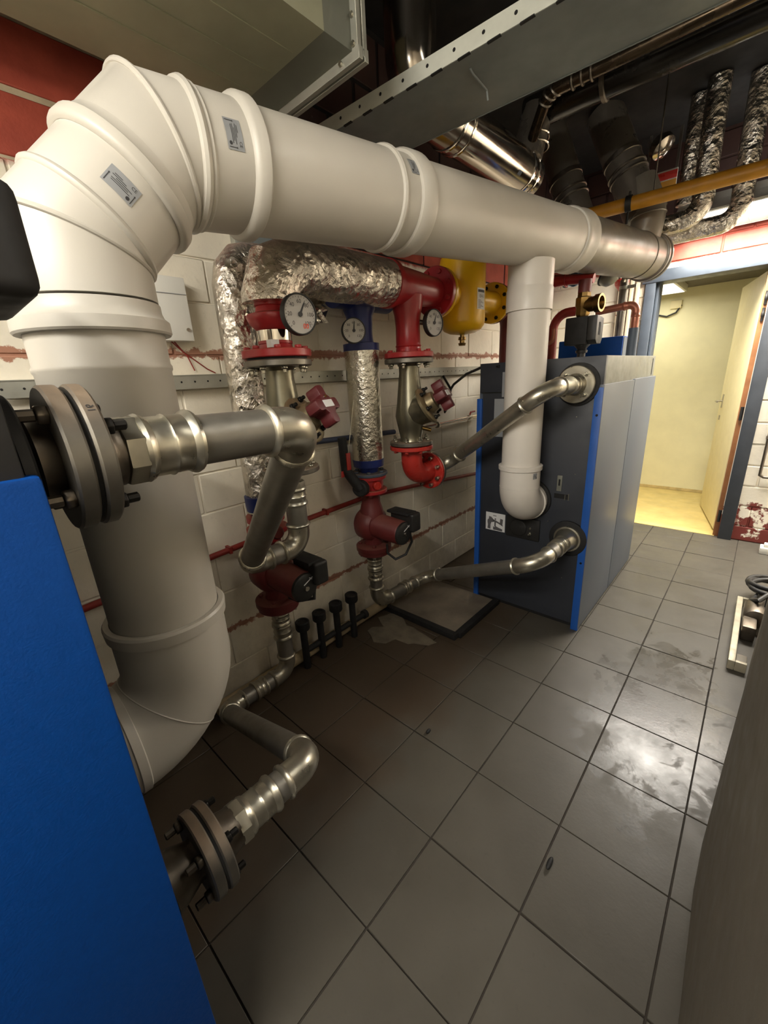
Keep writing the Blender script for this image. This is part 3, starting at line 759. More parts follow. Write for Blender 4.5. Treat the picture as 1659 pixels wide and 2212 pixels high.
an = thing('actuator', 'rounded black actuator box on top of the near boiler', 'actuator', (-0.5, -0.71, 1.455))
MB().box(-0.62, -0.386, -0.80, -0.607, 1.530, 1.648).build('housing', m_black2, an, bevel=0.02, seg=4)
MB().lathe((-0.50, -0.74, 1.455), (0, 0, 1), [(0.01, 0.03), (0.025, 0.03), (0.028, 0.02), (0.08, 0.02)], 20).build('stem', m_black, an)

# ================================================================ PRESS PIPES, NEAR BOILER
def boiler_flange(t, P, a, back, zpipe):
    """stub cone + bolted flange pair starting at the boiler skin P going along a"""
    a = V(a)
    MB().lathe(P, a, [(0, 0.052), (0.02, 0.05), (back, 0.046)], 32).build('stub', m_dsteel, t)
    flange(t, V(P) + a * back, a, 0.02, 0.0925, 0.026, m_flange, 8, b_mix, 0.5, both=b_dark)

s1 = thing('supply_pipe', 'shiny zinc pipe bending twice from the near boiler upper flange to a U bend', 'pipe', (-0.385, -0.6, 1.345))
FX, FZ = -0.42, 1.339
MB().lathe((FX, NY1 + .01, FZ), (0, 1, 0), [(0, 0.056), (0.018, 0.052), (0.025, 0.045), (0.032, 0.045)], 32).build('stub', m_dsteel, s1)
f1 = flange(s1, (FX, -0.640, FZ), (0, 1, 0), 0.02, 0.095, 0.022, m_flange)
bolts(f1, (FX, -0.640, FZ), (0, -1, 0), 0.073, 4, b_mix, 0.62)
MB().lathe((FX, -0.617, FZ), (0, 1, 0), [(0, 0.05), (0, 0.086), (0.006, 0.086), (0.006, 0.05)], 36).build('gasket', m_rubber, s1)
f2 = flange(s1, (FX, -0.612, FZ), (0, 1, 0), 0.02, 0.095, 0.020, m_flange)
bolts(f2, (FX, -0.591, FZ), (0, 1, 0), 0.073, 4, b_dark, 0.62)
mb = MB(); print_on(mb, '16', lambda x, y: V(FX, -0.602, FZ) + (V(math.cos(1.15 + y * 0), 0, 0) * 0) + V(0.0955 * math.cos(0.75 + x / 0.09), y, 0.0955 * math.sin(0.75 + x / 0.09)), 0.012, 0, 0, 0)
mb.build('stamp', m_ink, f2, smooth=False)
MB().lathe((FX, -0.593, FZ), (0, 1, 0), [(0, 0.056), (0.010, 0.052), (0.016, 0.048), (0.024, 0.048), (0.025, 0.042), (0.03, 0.042)], 32).build('hub', m_dsteel, s1)
MB().prism((FX, -0.566, FZ), (1, 0, 0), (0, 0, 1), (0, 1, 0), hexpoly(0.051, 8, 0.39), 0.026).build('union_nut', m_zinc, s1, bevel=0.003)
coupling(s1, (FX, -0.542, FZ), (0, 1, 0), 0.042, 0.085, m_zinc)
N1 = V(-0.42, -0.24, 1.337); N2 = V(-1.05, -0.075, 0.792); N3 = V(-1.05, 0.157, 0.79)
run(s1, [(FX, -0.46, FZ), N1, N2, N3, (-1.05, 0.157, 0.985)], 0.0405, 0.066, m_steel, m_zinc, 0.034)
coupling(s1, (-1.05, 0.157, 0.965), (0, 0, 1), 0.0405, 0.07, m_zinc)
MB().prism((-1.05, 0.157, 1.03), (1, 0, 0), (0, 1, 0), (0, 0, 1), hexpoly(0.046, 8), 0.03).build('union_nut', m_zinc, s1, bevel=0.003)

r1 = thing('return_pipe', 'zinc pipe near the floor from the near boiler lower flange', 'pipe', (-0.45, -0.6, 0.5))
GX, GZ = -0.45, 0.50
MB().lathe((GX, NY1 + .01, GZ), (0, 1, 0), [(0, 0.06), (0.02, 0.054), (0.05, 0.042), (0.06, 0.042)], 32).build('stub', m_dsteel, r1)
f1 = flange(r1, (GX, -0.604, GZ), (0, 1, 0), 0.02, 0.09, 0.022, m_flange)
bolts(f1, (GX, -0.604, GZ), (0, -1, 0), 0.071, 4, b_mix, 0.5)
MB().lathe((GX, -0.582, GZ), (0, 1, 0), [(0, 0.05), (0, 0.085), (0.006, 0.085), (0.006, 0.05)], 36).build('gasket', m_rubber, r1)
f2 = flange(r1, (GX, -0.576, GZ), (0, 1, 0), 0.02, 0.09, 0.020, m_flange)
bolts(f2, (GX, -0.556, GZ), (0, 1, 0), 0.071, 4, b_dark, 0.5)
MB().lathe((GX, -0.557, GZ), (0, 1, 0), [(0, 0.052), (0.012, 0.048), (0.03, 0.044), (0.04, 0.044)], 32).build('hub', m_dsteel, r1)
MB().prism((GX, -0.520, GZ), (1, 0, 0), (0, 0, 1), (0, 1, 0), hexpoly(0.047, 8, 0.39), 0.024).build('union_nut', m_zinc, r1, bevel=0.003)
coupling(r1, (GX, -0.498, GZ), (0, 1, 0), 0.037, 0.08, m_zinc)
WX = -1.22; S1Y, S2Y, R1Y, R2Y = 0.157, 0.903, 0.117, 0.7545
run(r1, [(GX, -0.42, GZ), (GX, -0.305, GZ), (WX, -0.205, 0.11), (WX, R1Y, 0.115), (WX, R1Y, 0.33)], 0.036, 0.062, m_steel, m_zinc, 0.034)
coupling(r1, (WX, R1Y, 0.30), (0, 0, 1), 0.037, 0.075, m_zinc)
coupling(r1, (WX, R1Y, 0.375), (0, 0, 1), 0.036, 0.06, m_zinc)
coupling(r1, (WX, -0.07, 0.113), (0, 1, 0), 0.037, 0.06, m_zinc)

# ================================================================ PRESS PIPES, FAR BOILER
s2 = thing('supply_pipe', 'slim zinc pipe slanting from the red elbow up to the far boiler', 'pipe', (-0.44, 1.4, 1.345))
HX, HZ = -0.428, 1.345
MB().lathe((HX, 1.425, HZ), (0, -1, 0), [(0, 0.06), (0.012, 0.056)], 32).build('stub', m_dsteel, s2)
f1 = flange(s2, (HX, 1.412, HZ), (0, -1, 0), 0.02, 0.088, 0.018, m_zinc, 4, b_zincs, 0.5)
MB().lathe((HX, 1.394, HZ), (0, -1, 0), [(0, 0.052), (0.02, 0.046), (0.024, 0.042), (0.05, 0.042)], 28).build('hub', m_zinc, s2)
coupling(s2, (HX, 1.352, HZ), (0, -1, 0), 0.037, 0.05, m_zinc)
T1 = V(HX, 1.05, 1.345); T2 = V(-1.05, 1.225, 0.930); T3 = V(-1.05, S2Y, 0.925)
run(s2, [(HX, 1.31, HZ), T1, T2, (-1.05, 1.118, 0.928)], 0.036, 0.085, m_zinc, m_zinc, 0.032)
flange(s2, (-1.05, 1.062, 0.926), (0, 1, 0), 0.02, 0.098, 0.016, m_flange)
MB().lathe((-1.05, 1.078, 0.926), (0, 1, 0), [(0, 0.055), (0.02, 0.046), (0.04, 0.044)], 28).build('hub', m_zinc, s2)

r2 = thing('return_pipe', 'zinc pipe from under the far pump to the far boiler lower port', 'pipe', (-0.41, 1.4, 0.545))
KX, KZ = -0.405, 0.545
MB().lathe((KX, 1.43, KZ), (0, -1, 0), [(0, 0.075), (0.02, 0.07), (0.022, 0.062), (0.05, 0.054), (0.09, 0.044)], 32).build('hub', m_zinc, r2)
coupling(r2, (KX, 1.345, KZ), (0, -1, 0), 0.0375, 0.055, m_zinc)
coupling(r2, (KX, 1.287, KZ), (0, -1, 0), 0.0375, 0.05, m_zinc)
K1 = V(KX, 1.02, 0.55); K2 = V(WX, 1.24, 0.15); K3 = V(WX, R2Y, 0.175)
run(r2, [(KX, 1.245, KZ), K1, K2, K3, (WX, R2Y, 0.36)], 0.0365, 0.085, m_steel, m_zinc, 0.034)
coupling(r2, (WX, R2Y, 0.335), (0, 0, 1), 0.0375, 0.07, m_zinc)
coupling(r2, (WX, R2Y, 0.405), (0, 0, 1), 0.037, 0.06, m_zinc)
coupling(r2, (WX, 0.98, 0.163), (0, 1, 0), 0.0375, 0.06, m_zinc)

# ================================================================ PUMPS
def pump(y, zb, zt, label, tail):
    t = thing('circulation_pump', label, 'pump', (WX, y, zb))
    zm = (zb + zt) / 2
    fl_ = MB().lathe((WX, y, zb), (0, 0, 1), [(0, 0.045), (0, 0.086), (0.004, 0.09), (0.022, 0.09), (0.026, 0.097), (0.05, 0.097), (0.056, 0.088), (0.06, 0.05)], 36).build('flange', m_maroon, t)
    bolts(fl_, (WX, y, zb + 0.056), (0, 0, 1), 0.074, 4, b_mar, 0.5)
    bolts(fl_, (WX, y, zb), (0, 0, -1), 0.072, 4, b_zinc, 0.5)
    MB().lathe((WX, y, zb + 0.05), (0, 0, 1), [(0, 0.055), (0.03, 0.048), (zm - zb - 0.10, 0.058), (zm - zb - 0.05, 0.07), (zm - zb, 0.072), (zm - zb + 0.05, 0.06), (zt - zb - 0.075, 0.05), (zt - zb - 0.05, 0.05)], 32).build('volute', m_maroon, t)
    MB().lathe((WX - 0.03, y, zm + 0.01), (1, 0, -0.03), [(-0.05, 0.02), (-0.045, 0.07), (-0.02, 0.092), (0.03, 0.096), (0.06, 0.09), (0.075, 0.075)], 36).build('volute', m_maroon, t)
    mo = MB().lathe((WX + 0.035, y, zm + 0.008), (1, 0, -0.05), [(0, 0.074), (0.012, 0.066), (0.17, 0.064), (0.178, 0.06), (0.18, 0.055)], 36).build('motor', m_maroon, t)
    MB().lathe((WX + 0.213, y, zm - 0.001), (1, 0, -0.05), [(0, 0.061), (0.012, 0.060), (0.018, 0.052), (0.018, 0.0)], 32).build('end_plate', m_black, mo)
    MB().lathe((WX + 0.231, y, zm - 0.002), (1, 0, -0.05), [(0, 0.011), (0.008, 0.010), (0.008, 0.0)], 16).build('vent_screw', m_chrome, mo)
    MB().obox((WX + 0.232, y + 0.012, zm + 0.026), (0, 1, 0.5), (0, -0.5, 1), (1, 0, 0), 0.05, 0.004, 0.002).obox((WX + 0.232, y + 0.02, zm + 0.038), (0, 1, -0.9), (0, 0.9, 1), (1, 0, 0), 0.03, 0.004, 0.002).build('marking', m_paperw, mo)
    bx = MB().box(WX + 0.10, WX + 0.255, y + 0.035, y + 0.105, zm - 0.005, zm + 0.095).build('terminal_box', m_black, t, bevel=0.014, seg=3)
    MB().box(WX + 0.09, WX + 0.235, y + 0.02, y + 0.095, zm + 0.085, zm + 0.10).build('box_lid', m_black2, bx, bevel=0.006)
    cb = tail
    MB().tube(cb, 0.0065, 8).build('cable', m_cable, t)
    return t
zm1 = (0.462 + 0.80) / 2; zm2 = (0.5 + 0.80) / 2
pump(R1Y, 0.462, 0.80, 'maroon circulation pump low behind the zinc U bend', [(WX + 0.2, R1Y + 0.07, zm1), (WX + 0.22, R1Y + 0.04, zm1 - 0.07), (WX + 0.16, R1Y - 0.0, zm1 - 0.085), (WX + 0.10, R1Y + 0.0, zm1 - 0.09), (WX + 0.07, R1Y + 0.08, zm1 - 0.12)])
pump(R2Y, 0.50, 0.82, 'maroon circulation pump under the blue and red ball valve', [(WX + 0.2, R2Y + 0.07, zm2), (WX + 0.2, R2Y + 0.09, zm2 - 0.07), (WX + 0.18, R2Y + 0.06, zm2 - 0.14), (WX + 0.14, R2Y + 0.02, zm2 - 0.165), (WX + 0.10, R2Y + 0.0, zm2 - 0.13), (WX + 0.10, R2Y + 0.0, zm2 - 0.08)])

# ball valve over far pump
bv = thing('ball_valve', 'red ball valve with long black lever above the far pump', 'valve', (WX, R2Y, 0.82))
MB().lathe((WX, R2Y, 0.80), (0, 0, 1), [(0, 0.05), (0.03, 0.05), (0.045, 0.056), (0.05, 0.056)], 28).build('neck', m_maroon, bv)
fl_ = flange(bv, (WX, R2Y, 0.85), (0, 0, 1), 0.03, 0.09, 0.02, m_red)
bolts(fl_, (WX, R2Y, 0.85), (0, 0, -1), 0.07, 4, b_mar, 0.5)
MB().lathe((WX, R2Y, 0.868), (0, 0, 1), [(0, 0.068), (0.03, 0.072), (0.06, 0.07)], 32).build('body', m_red, bv)
MB().lathe((WX + 0.06, R2Y - 0.02, 0.90), (0.9, -0.4, 0), [(0, 0.024), (0.03, 0.022), (0.034, 0.018)], 20).build('body_plug', m_red2, bv)
flange(bv, (WX, R2Y, 0.925), (0, 0, 1), 0.03, 0.088, 0.018, m_red, 0)
fb_ = flange(bv, (WX, R2Y, 0.945), (0, 0, 1), 0.03, 0.096, 0.016, m_bluegrey, 6, bolt_mesh('bolt', m_bluegrey, 0.012, 0.009), 0.2)
hd = V(0.35, -0.94, 0).normalized()
hc = V(WX, R2Y, 0.898) + hd * 0.06
MB().lathe(hc, hd, [(0, 0.03), (0.03, 0.03)], 20).build('stem', m_red, bv)
MB().lathe(hc + hd * 0.026, hd, [(0, 0.040), (0.012, 0.040), (0.014, 0.036)], 24).build('collar', m_red2, bv)
lv = MB().lathe(hc + hd * 0.04, hd, [(0, 0.042), (0.03, 0.040), (0.036, 0.034), (0.036, 0.0)], 24)
hb = hc + hd * 0.056
up = V(-0.22, -0.20, 0.42)
lv.tube([hb, hb + V(-0.03, -0.03, 0.06), hb + V(-0.045, -0.05, 0.10), hb + V(-0.05, -0.055, 0.26)], [0.03, 0.026, 0.024, 0.022], 10)
lev = lv.build('lever', m_black2, bv)
MB().obox(hb + V(-0.04, -0.075, 0.085), (0, 1, 0), hd, (0, 0, 1), 0.012, 0.02, 0.03).build('red_mark', m_red2, lev)
tg = thing('warning_tag', 'small red tag hanging left of the foil pipe by the black lever', 'tag', (-1.2, 0.62, 1.05))
MB().box(-1.206, -1.2, 0.585, 0.612, 1.0, 1.085).build('plate', m_red2, tg, bevel=0.002)
MB().tube([(-1.203, 0.6, 1.085), (-1.2, 0.64, 1.25), (-1.2, 0.66, 1.33)], 0.0015, 6).build('string', m_zinc, tg)

# ================================================================ RETURN FOIL PIPES
fr2 = thing('insulated_pipe', 'foil wrapped straight vertical pipe between blue collars', 'pipe', (WX, R2Y, 0.96))
rf2 = 0.080
MB().lathe((WX, R2Y, 1.03), (0, 0, 1), [(0, rf2 - .006), (0.0, rf2), (0.52, rf2 + .003), (0.525, rf2 - .004)], 40).build('insulation', m_foils, fr2)
MB().lathe((WX, R2Y, 0.958), (0, 0, 1), [(0, 0.045), (0.03, 0.055), (0.034, 0.078), (0.07, rf2 + .002), (0.074, rf2 - .004)], 36).build('collar', m_navy, fr2)
MB().lathe((WX, R2Y, 1.548), (0, 0, 1), [(0, rf2 - .004), (0.003, rf2 + .006), (0.034, rf2 + .006), (0.038, 0.062)], 36).build('collar', m_navy, fr2)
MB().lathe((WX, R2Y, 1.58), (0, 0, 1), [(0, 0.062), (0.03, 0.058), (0.06, 0.058), (0.12, 0.062), (0.15, 0.075), (0.165, 0.075)], 32).build('blue_pipe', m_navy, fr2)
MB().tube([(WX, 0.60, 1.80), (WX, 0.95, 1.80)], 0.074, 28).build('tee', m_navy, fr2)

fr1 = thing('insulated_pipe', 'foil wrapped tall pipe at the left of the pipe group bending over at the top', 'pipe', (WX, R1Y, 0.9))
rf1 = 0.0625
pa, _ = arc_pts((WX, R1Y, 1.845), (0, 0, 1), (0, 1, 0), 0.09, 3)
MB().tube([(WX, R1Y, 0.985), (WX, R1Y, 1.25), (WX, R1Y, 1.5)] + pa + [(WX, 0.4, 1.845), (WX, 0.59, 1.835)], rf1 + 0.002, 36).build('insulation', m_foild, fr1)
MB().lathe((WX, R1Y, 0.905), (0, 0, 1), [(0, 0.055), (0.02, 0.058), (0.024, 0.07), (0.06, rf1 + .010), (0.085, rf1 + .010), (0.088, rf1)], 32).build('collar', m_navy, fr1)
MB().torus((WX, R1Y, 0.925), (0, 0, 1), 0.067, 0.004, 32, 6).build('clip_ring', m_zinc, fr1)
vn = thing('ball_valve', 'red valve body under the blue collar of the tall foil pipe', 'valve', (WX, R1Y, 0.79))
MB().lathe((WX, R1Y, 0.79), (0, 0, 1), [(0, 0.05), (0.02, 0.055), (0.04, 0.085), (0.06, 0.085), (0.065, 0.058), (0.085, 0.06), (0.09, 0.078), (0.115, 0.078)], 32).build('body', m_red, vn)
MB().lathe((WX + 0.05, R1Y, 0.84), (1, -0.2, 0), [(0, 0.03), (0.04, 0.028), (0.05, 0.02)], 16).build('spindle', m_maroon, vn)
bolts(vn, (WX, R1Y, 0.852), (0, 0, -1), 0.07, 4, b_mar, 0.2)

# ================================================================ Y VALVES
def yvalve(x, y, zb, zt, d, label, off=0.0):
    t = thing('balancing_valve', label, 'valve', (x, y, zb))
    f0 = flange(t, (x, y, zb), (0, 0, 1), 0.03, 0.108, 0.020, m_flange)
    bolts(f0, (x, y, zb + 0.020), (0, 0, 1), 0.088, 8, b_zincs, 0.5)
    f1_ = flange(t, (x, y, zt - 0.022), (0, 0, 1), 0.03, 0.118, 0.022, m_flange)
    bolts(f1_, (x, y, zt - 0.022), (0, 0, -1), 0.094, 8, b_zinc, 0.5)
    h = zt - zb
    MB().lathe((x, y, zb + 0.015), (0, 0, 1), [(0, 0.062), (0.02, 0.054), (0.07, 0.064), (0.13, 0.076), (0.19, 0.066), (h - 0.08, 0.050), (h - 0.05, 0.05), (h - 0.035, 0.062)], 32).build('body', m_nickel, t)
    d = V(d).normalized(); c = V(x, y, zb + 0.145)
    MB().lathe(c, d, [(0.0, 0.070), (0.05, 0.075), (0.085, 0.084), (0.092, 0.09)], 32).build('bonnet_neck', m_nickel, t)
    bn_ = MB().lathe(c + d * 0.093, d, [(0, 0.092), (0.012, 0.092), (0.018, 0.085), (0.022, 0.054), (0.055, 0.045), (0.06, 0.030), (0.085, 0.026), (0.09, 0.02)], 32).build('bonnet', m_bronze, t)
    bolts(bn_, c + d * 0.111, d, 0.074, 6, b_dark, 0.3)
    _, u, w_ = frame(d)
    poly = []
    N = 60
    for i in range(N):
        a = 2 * math.pi * i / N
        k = math.cos(4 * a); rr = 0.056 + 0.016 * max(-1, min(1, 2.2 * k))
        poly.append((rr * math.cos(a), rr * math.sin(a)))
    hw = MB().prism(c + d * 0.165, u, w_, d, poly, 0.052).build('handwheel', m_wheel, t, bevel=0.004)
    MB().lathe(c + d * 0.15, d, [(0, 0.03), (0.02, 0.03)], 20).build('collar', m_wheel, hw)
    MB().obox(c + d * 0.218 + u * 0.0 , u, w_, d, 0.06, 0.026, 0.002).build('label_strip', m_paperw, hw)
    MB().lathe(c + d * 0.217 + w_ * 0.026, d, [(0, 0.006), (0.004, 0.006)], 10).build('screw', m_chrome, hw)
    # small drain tap low on the body
    MB().tube([c + V(0.05, 0.02, -0.06), c + V(0.09, 0.05, -0.075)], 0.010, 10).build('drain_tap', m_brass, t)
    return t
HD = (0.78, 0.28, 0.46)
yvalve(-1.05, S1Y, 1.098, 1.50, HD, 'grey flanged slanted valve with red star handwheel, above the zinc U bend')
yvalve(-1.05, S2Y, 1.092, 1.505, HD, 'grey flanged slanted valve with red star handwheel, above the red elbow')

# red elbow below the far valve
re = thing('red_elbow', 'bright red flanged elbow below the far slanted valve', 'pipe elbow', (-1.05, S2Y, 0.93))
fo = flange(re, (-1.05, S2Y, 1.088), (0, 0, -1), 0.03, 0.110, 0.020, m_red2, 8, b_red2, 0.5)
pe, _ = arc_pts((-1.05, S2Y, 0.926), (0, 0, -1), (0, 1, 0), 0.085, 12)
MB().tube([(-1.05, S2Y, 1.08)] + pe + [(-1.05, 1.045, 0.926)], 0.054, 32).build('bend', m_red2, re)
fo = flange(re, (-1.05, 1.058, 0.926), (0, -1, 0), 0.03, 0.100, 0.018, m_red2, 8, bolt_mesh('bolt', m_bolt, 0.0115, 0.024), 0.5)

# red flanged fitting above near valve
rn = thing('red_fitting', 'red flanged reducer with chrome band under the foil bend', 'pipe fitting', (-1.05, S1Y, 1.5))
MB().lathe((-1.05, S1Y, 1.5005), (0, 0, 1), [(0, 0.04), (0, 0.104), (0.007, 0.104), (0.007, 0.04)], 32).build('gasket', m_rubber, rn)
fo = flange(rn, (-1.05, S1Y, 1.508), (0, 0, 1), 0.03, 0.120, 0.026, m_red, 8, b_red, 0.3)
MB().lathe((-1.05, S1Y, 1.534), (0, 0, 1), [(0, 0.062), (0.008, 0.058), (0.018, 0.056), (0.02, 0.059), (0.028, 0.059), (0.03, 0.055)], 32).build('neck', m_red, rn)
MB().lathe((-1.05, S1Y, 1.562), (0, 0, 1), [(0, 0.052), (0.001, 0.058), (0.034, 0.060), (0.036, 0.055)], 32).build('chrome_band', m_chrome, rn)
MB().lathe((-1.05, S1Y, 1.596), (0, 0, 1), [(0, 0.056), (0.006, 0.064), (0.022, 0.080), (0.042, 0.088), (0.05, 0.086), (0.058, 0.056), (0.075, 0.052), (0.078, 0.056), (0.086, 0.056), (0.12, 0.054)], 36).build('cone', m_red, rn)
MB().box(-1.012, -0.985, S1Y - 0.062, S1Y - 0.03, 1.538, 1.562).build('paper_tab', m_paperw, rn)

# foil header
fh = thing('insulated_header', 'thick foil wrapped header pipe bending over from the red reducer', 'pipe', (-1.05, 0.45, 1.8))
HZ_ = 1.806
ph, _ = arc_pts((-1.05, S1Y, HZ_), (0, 0, 1), (0, 1, 0.01), 0.11, 2)
MB().tube([(-1.05, S1Y, 1.682)] + ph + [(-1.05, 0.45, HZ_), (-1.05, 0.765, HZ_ + .005)], 0.094, 44).build('insulation', m_foild, fh)
MB().torus((-1.05, 0.765, HZ_ + .005), (0, 1, 0), 0.088, 0.006, 36, 6).build('end_seal', m_zinc, fh)

random.seed(21)
mb = MB().sphere((-1.13, 0.40, 1.70), 0.045, 14)
mb.v = [tuple(Vector(v) + Vector((random.uniform(-.02, .02), random.uniform(-.03, .03), random.uniform(-.03, .012)))) for v in mb.v]
mb.build('loose_foil', m_foils, fh, ang=5)
rt = thing('red_tee', 'red cast tee piece between foil header and yellow separator', 'pipe tee', (-1.05, S2Y, 1.53))
MB().lathe((-1.05, 0.75, HZ_ + .005), (0, 1, 0), [(0, 0.07), (0.006, 0.098), (0.03, 0.098), (0.034, 0.082), (0.07, 0.082), (0.14, 0.078), (0.22, 0.074), (0.30, 0.068), (0.36, 0.066)], 40).build('run', m_red, rt)
MB().lathe((-1.05, S2Y, 1.525), (0, 0, 1), [(0, 0.064), (0.03, 0.058), (0.036, 0.062), (0.042, 0.058), (0.12, 0.057), (0.17, 0.062), (0.21, 0.072), (0.25, 0.075)], 36).build('branch', m_red, rt)
fo = flange(rt, (-1.05, S2Y, 1.508), (0, 0, 1), 0.03, 0.118, 0.024, m_red, 8, b_red, 0.5)
fo = flange(rt, (-1.05, 1.118, HZ_ + .008), (0, 1, 0), 0.03, 0.115, 0.024, m_red)
bolts(fo, (-1.05, 1.118, HZ_ + .008), (0, -1, 0), 0.092, 8, b_red, 0.5)

# yellow separator
ys = thing('air_separator', 'yellow cylindrical separator vessel flanged to the red tee', 'separator', (-1.05, 1.385, 1.62))
YS = 1.385; rz = 0.121
pr = [(1.628, 0.0), (1.630, 0.03), (1.636, 0.07), (1.650, 0.10), (1.672, 0.117), (1.69, rz), (1.98, rz), (2.0, 0.117), (2.022, 0.1), (2.036, 0.06), (2.04, 0)]
MB().lathe((-1.05, YS, 0), (0, 0, 1), pr, 44).build('vessel', m_yellow, ys)
flange(ys, (-1.05, 1.146, HZ_ + .008), (0, 1, 0), 0.03, 0.115, 0.020, m_yellow)
MB().lathe((-1.05, 1.16, HZ_ + .008), (0, 1, 0), [(0, 0.06), (0.12, 0.058)], 28).build('inlet', m_yellow, ys)
MB().lathe((-1.05, 1.48, HZ_ + .008), (0, 1, 0), [(0, 0.058), (0.15, 0.058), (0.24, 0.066)], 28).build('outlet', m_yellow, ys)
fo = flange(ys, (-1.05, 1.71, HZ_ + .008), (0, 1, 0), 0.03, 0.112, 0.022, m_yellow)
bolts(fo, (-1.05, 1.71, HZ_ + .008), (0, -1, 0), 0.09, 8, b_yel, 0.5)
MB().lathe((-1.05, YS, 1.632), (0, 0, -1), [(0, 0.012), (0.014, 0.012), (0.015, 0.02), (0.03, 0.022), (0.032, 0.014), (0.045, 0.014), (0.047, 0.022), (0.06, 0.018)], 12).build('drain_tap', m_brass, ys)
lf = lambda off: (lambda x, y: V(-1.05, YS, 1.80) + V((rz + off) * math.cos(0.42 + x / rz), (rz + off) * math.sin(0.42 + x / rz), y))
lf0 = lambda off, a0=-0.08: (lambda x, y: V(-1.05, YS, 1.79) + V((rz + off) * math.cos(a0 + x / rz), (rz + off) * math.sin(a0 + x / rz), y))
mb = MB(); bar(mb, lf0(0.001), -0.033, -0.05, 0.033, 0.05, 6); lb = mb.build('label', m_paperw, ys)
mb = MB(); f = lf0(0.0015)
bar(mb, f, -0.028, 0.030, 0.026, 0.042, 4); print_on(mb, 'EA1/', f, 0.022, 0.004, 0.012)
for k in range(7): bar(mb, f, -0.026, -0.008 - k * .006, -0.026 + 0.02 + 0.012 * ((k * 7) % 3), -0.006 - k * .006, 3)
mb.build('print', m_ink, lb)

# outlet pipe going on behind the white branch
op = thing('outlet_pipe', 'dark red pipe dropping behind the white branch from the yellow separator', 'pipe', (-1.05, 1.8, 1.6))
po, _ = arc_pts((-1.05, 1.95, HZ_), (0, 1, 0), (0, 0, -1), 0.12, 8)
MB().tube([(-1.05, 1.733, HZ_ + .008)] + po + [(-1.05, 1.95, 1.25)], 0.055, 24).build('bend', m_maroon, op)
flange(op, (-1.05, 1.733, HZ_ + .008), (0, 1, 0), 0.03, 0.112, 0.02, m_maroon)

# ================================================================ GAUGES
def gauge(P, nrm, r, root, label, ang):
    P = V(P); nv = V(nrm).normalized()
    t = thing('thermometer', label, 'gauge', P)
    MB().lathe(P - nv * 0.022, nv, [(0, r * 0.9), (0.004, r), (0.022, r), (0.026, r * 0.97), (0.026, r * 0.92), (0.021, r * 0.91)], 40).build('case', m_black, t)
    dl = MB().lathe(P - nv * 0.003, nv, [(0, r * 0.93), (0.0025, r * 0.93)], 40).build('dial', m_dial, t)
    MB().tube([P - nv * 0.02, V(root)], 0.011, 14).build('stem', m_brass if r < 0.055 else m_dsteel, t)
    hx_ = Vector((0, 0, 1)).cross(nv).normalized(); up_ = nv.cross(hx_)
    fn = lambda x, y: P + nv * 0.0002 + hx_ * x + up_ * y
    mb = MB()
    for i in range(25):
        a = math.radians(225 - i * 270 / 24); l = 0.10 if i % 4 == 0 else 0.05
        c, s_ = math.cos(a), math.sin(a); wv = r * 0.012
        p = [fn(c * r * (0.85 - l) - s_ * wv, s_ * r * (0.85 - l) + c * wv), fn(c * r * 0.85 - s_ * wv, s_ * r * 0.85 + c * wv), fn(c * r * 0.85 + s_ * wv, s_ * r * 0.85 - c * wv), fn(c * r * (0.85 - l) + s_ * wv, s_ * r * (0.85 - l) - c * wv)]
        mb.add(p, [(0, 1, 2, 3)])
    for i, s_ in enumerate(('0', '20', '40', '60', '80', '100', '120')):
        a = math.radians(225 - i * 45)
        print_on(mb, s_, fn, r * 0.27, math.cos(a) * r * 0.6, math.sin(a) * r * 0.6)
    mb.build('scale', m_ink, dl, smooth=False)
    a = math.radians(ang); dv_ = hx_ * math.cos(a) + up_ * math.sin(a); sv = nv.cross(dv_)
    Q = P + nv * 0.001
    MB().add([Q - dv_ * r * 0.12 + sv * r * 0.07, Q - dv_ * r * 0.12 - sv * r * 0.07, Q + dv_ * r * 0.5 - sv * r * 0.04, Q + dv_ * r * 0.78, Q + dv_ * r * 0.5 + sv * r * 0.04], [(0, 1, 2, 3, 4)]).lathe(Q, nv, [(0, r * 0.12), (0.003, r * 0.12), (0.003, 0)], 16).build('needle', m_ink, dl, smooth=False)
    return t, P, nv, hx_, up_, dl
g = gauge((-0.915, 0.172, 1.633), (1, -0.1, 0), 0.064, (-1.0, 0.165, 1.655), 'largest round dial thermometer in front of the red reducer', 62)
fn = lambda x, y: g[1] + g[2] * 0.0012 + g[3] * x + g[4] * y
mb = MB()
print_on(mb, '00', fn, 0.022, 0.018, -0.036)  # red reflection on the dial, painted as two zeros
mb.build('red_glint', M('orange red painted glint', (236, 70, 30), 0.5), g[5], smooth=False)
gauge((-1.10, 0.595, 1.622), (0.85, -0.5, 0), 0.052, (-1.19, 0.72, 1.625), 'round dial thermometer in front of the blue pipe', 85)
gauge((-0.945, 0.97, 1.655), (1, -0.12, 0), 0.060, (-1.02, 0.915, 1.665), 'round dial thermometer beside the yellow separator', 70)

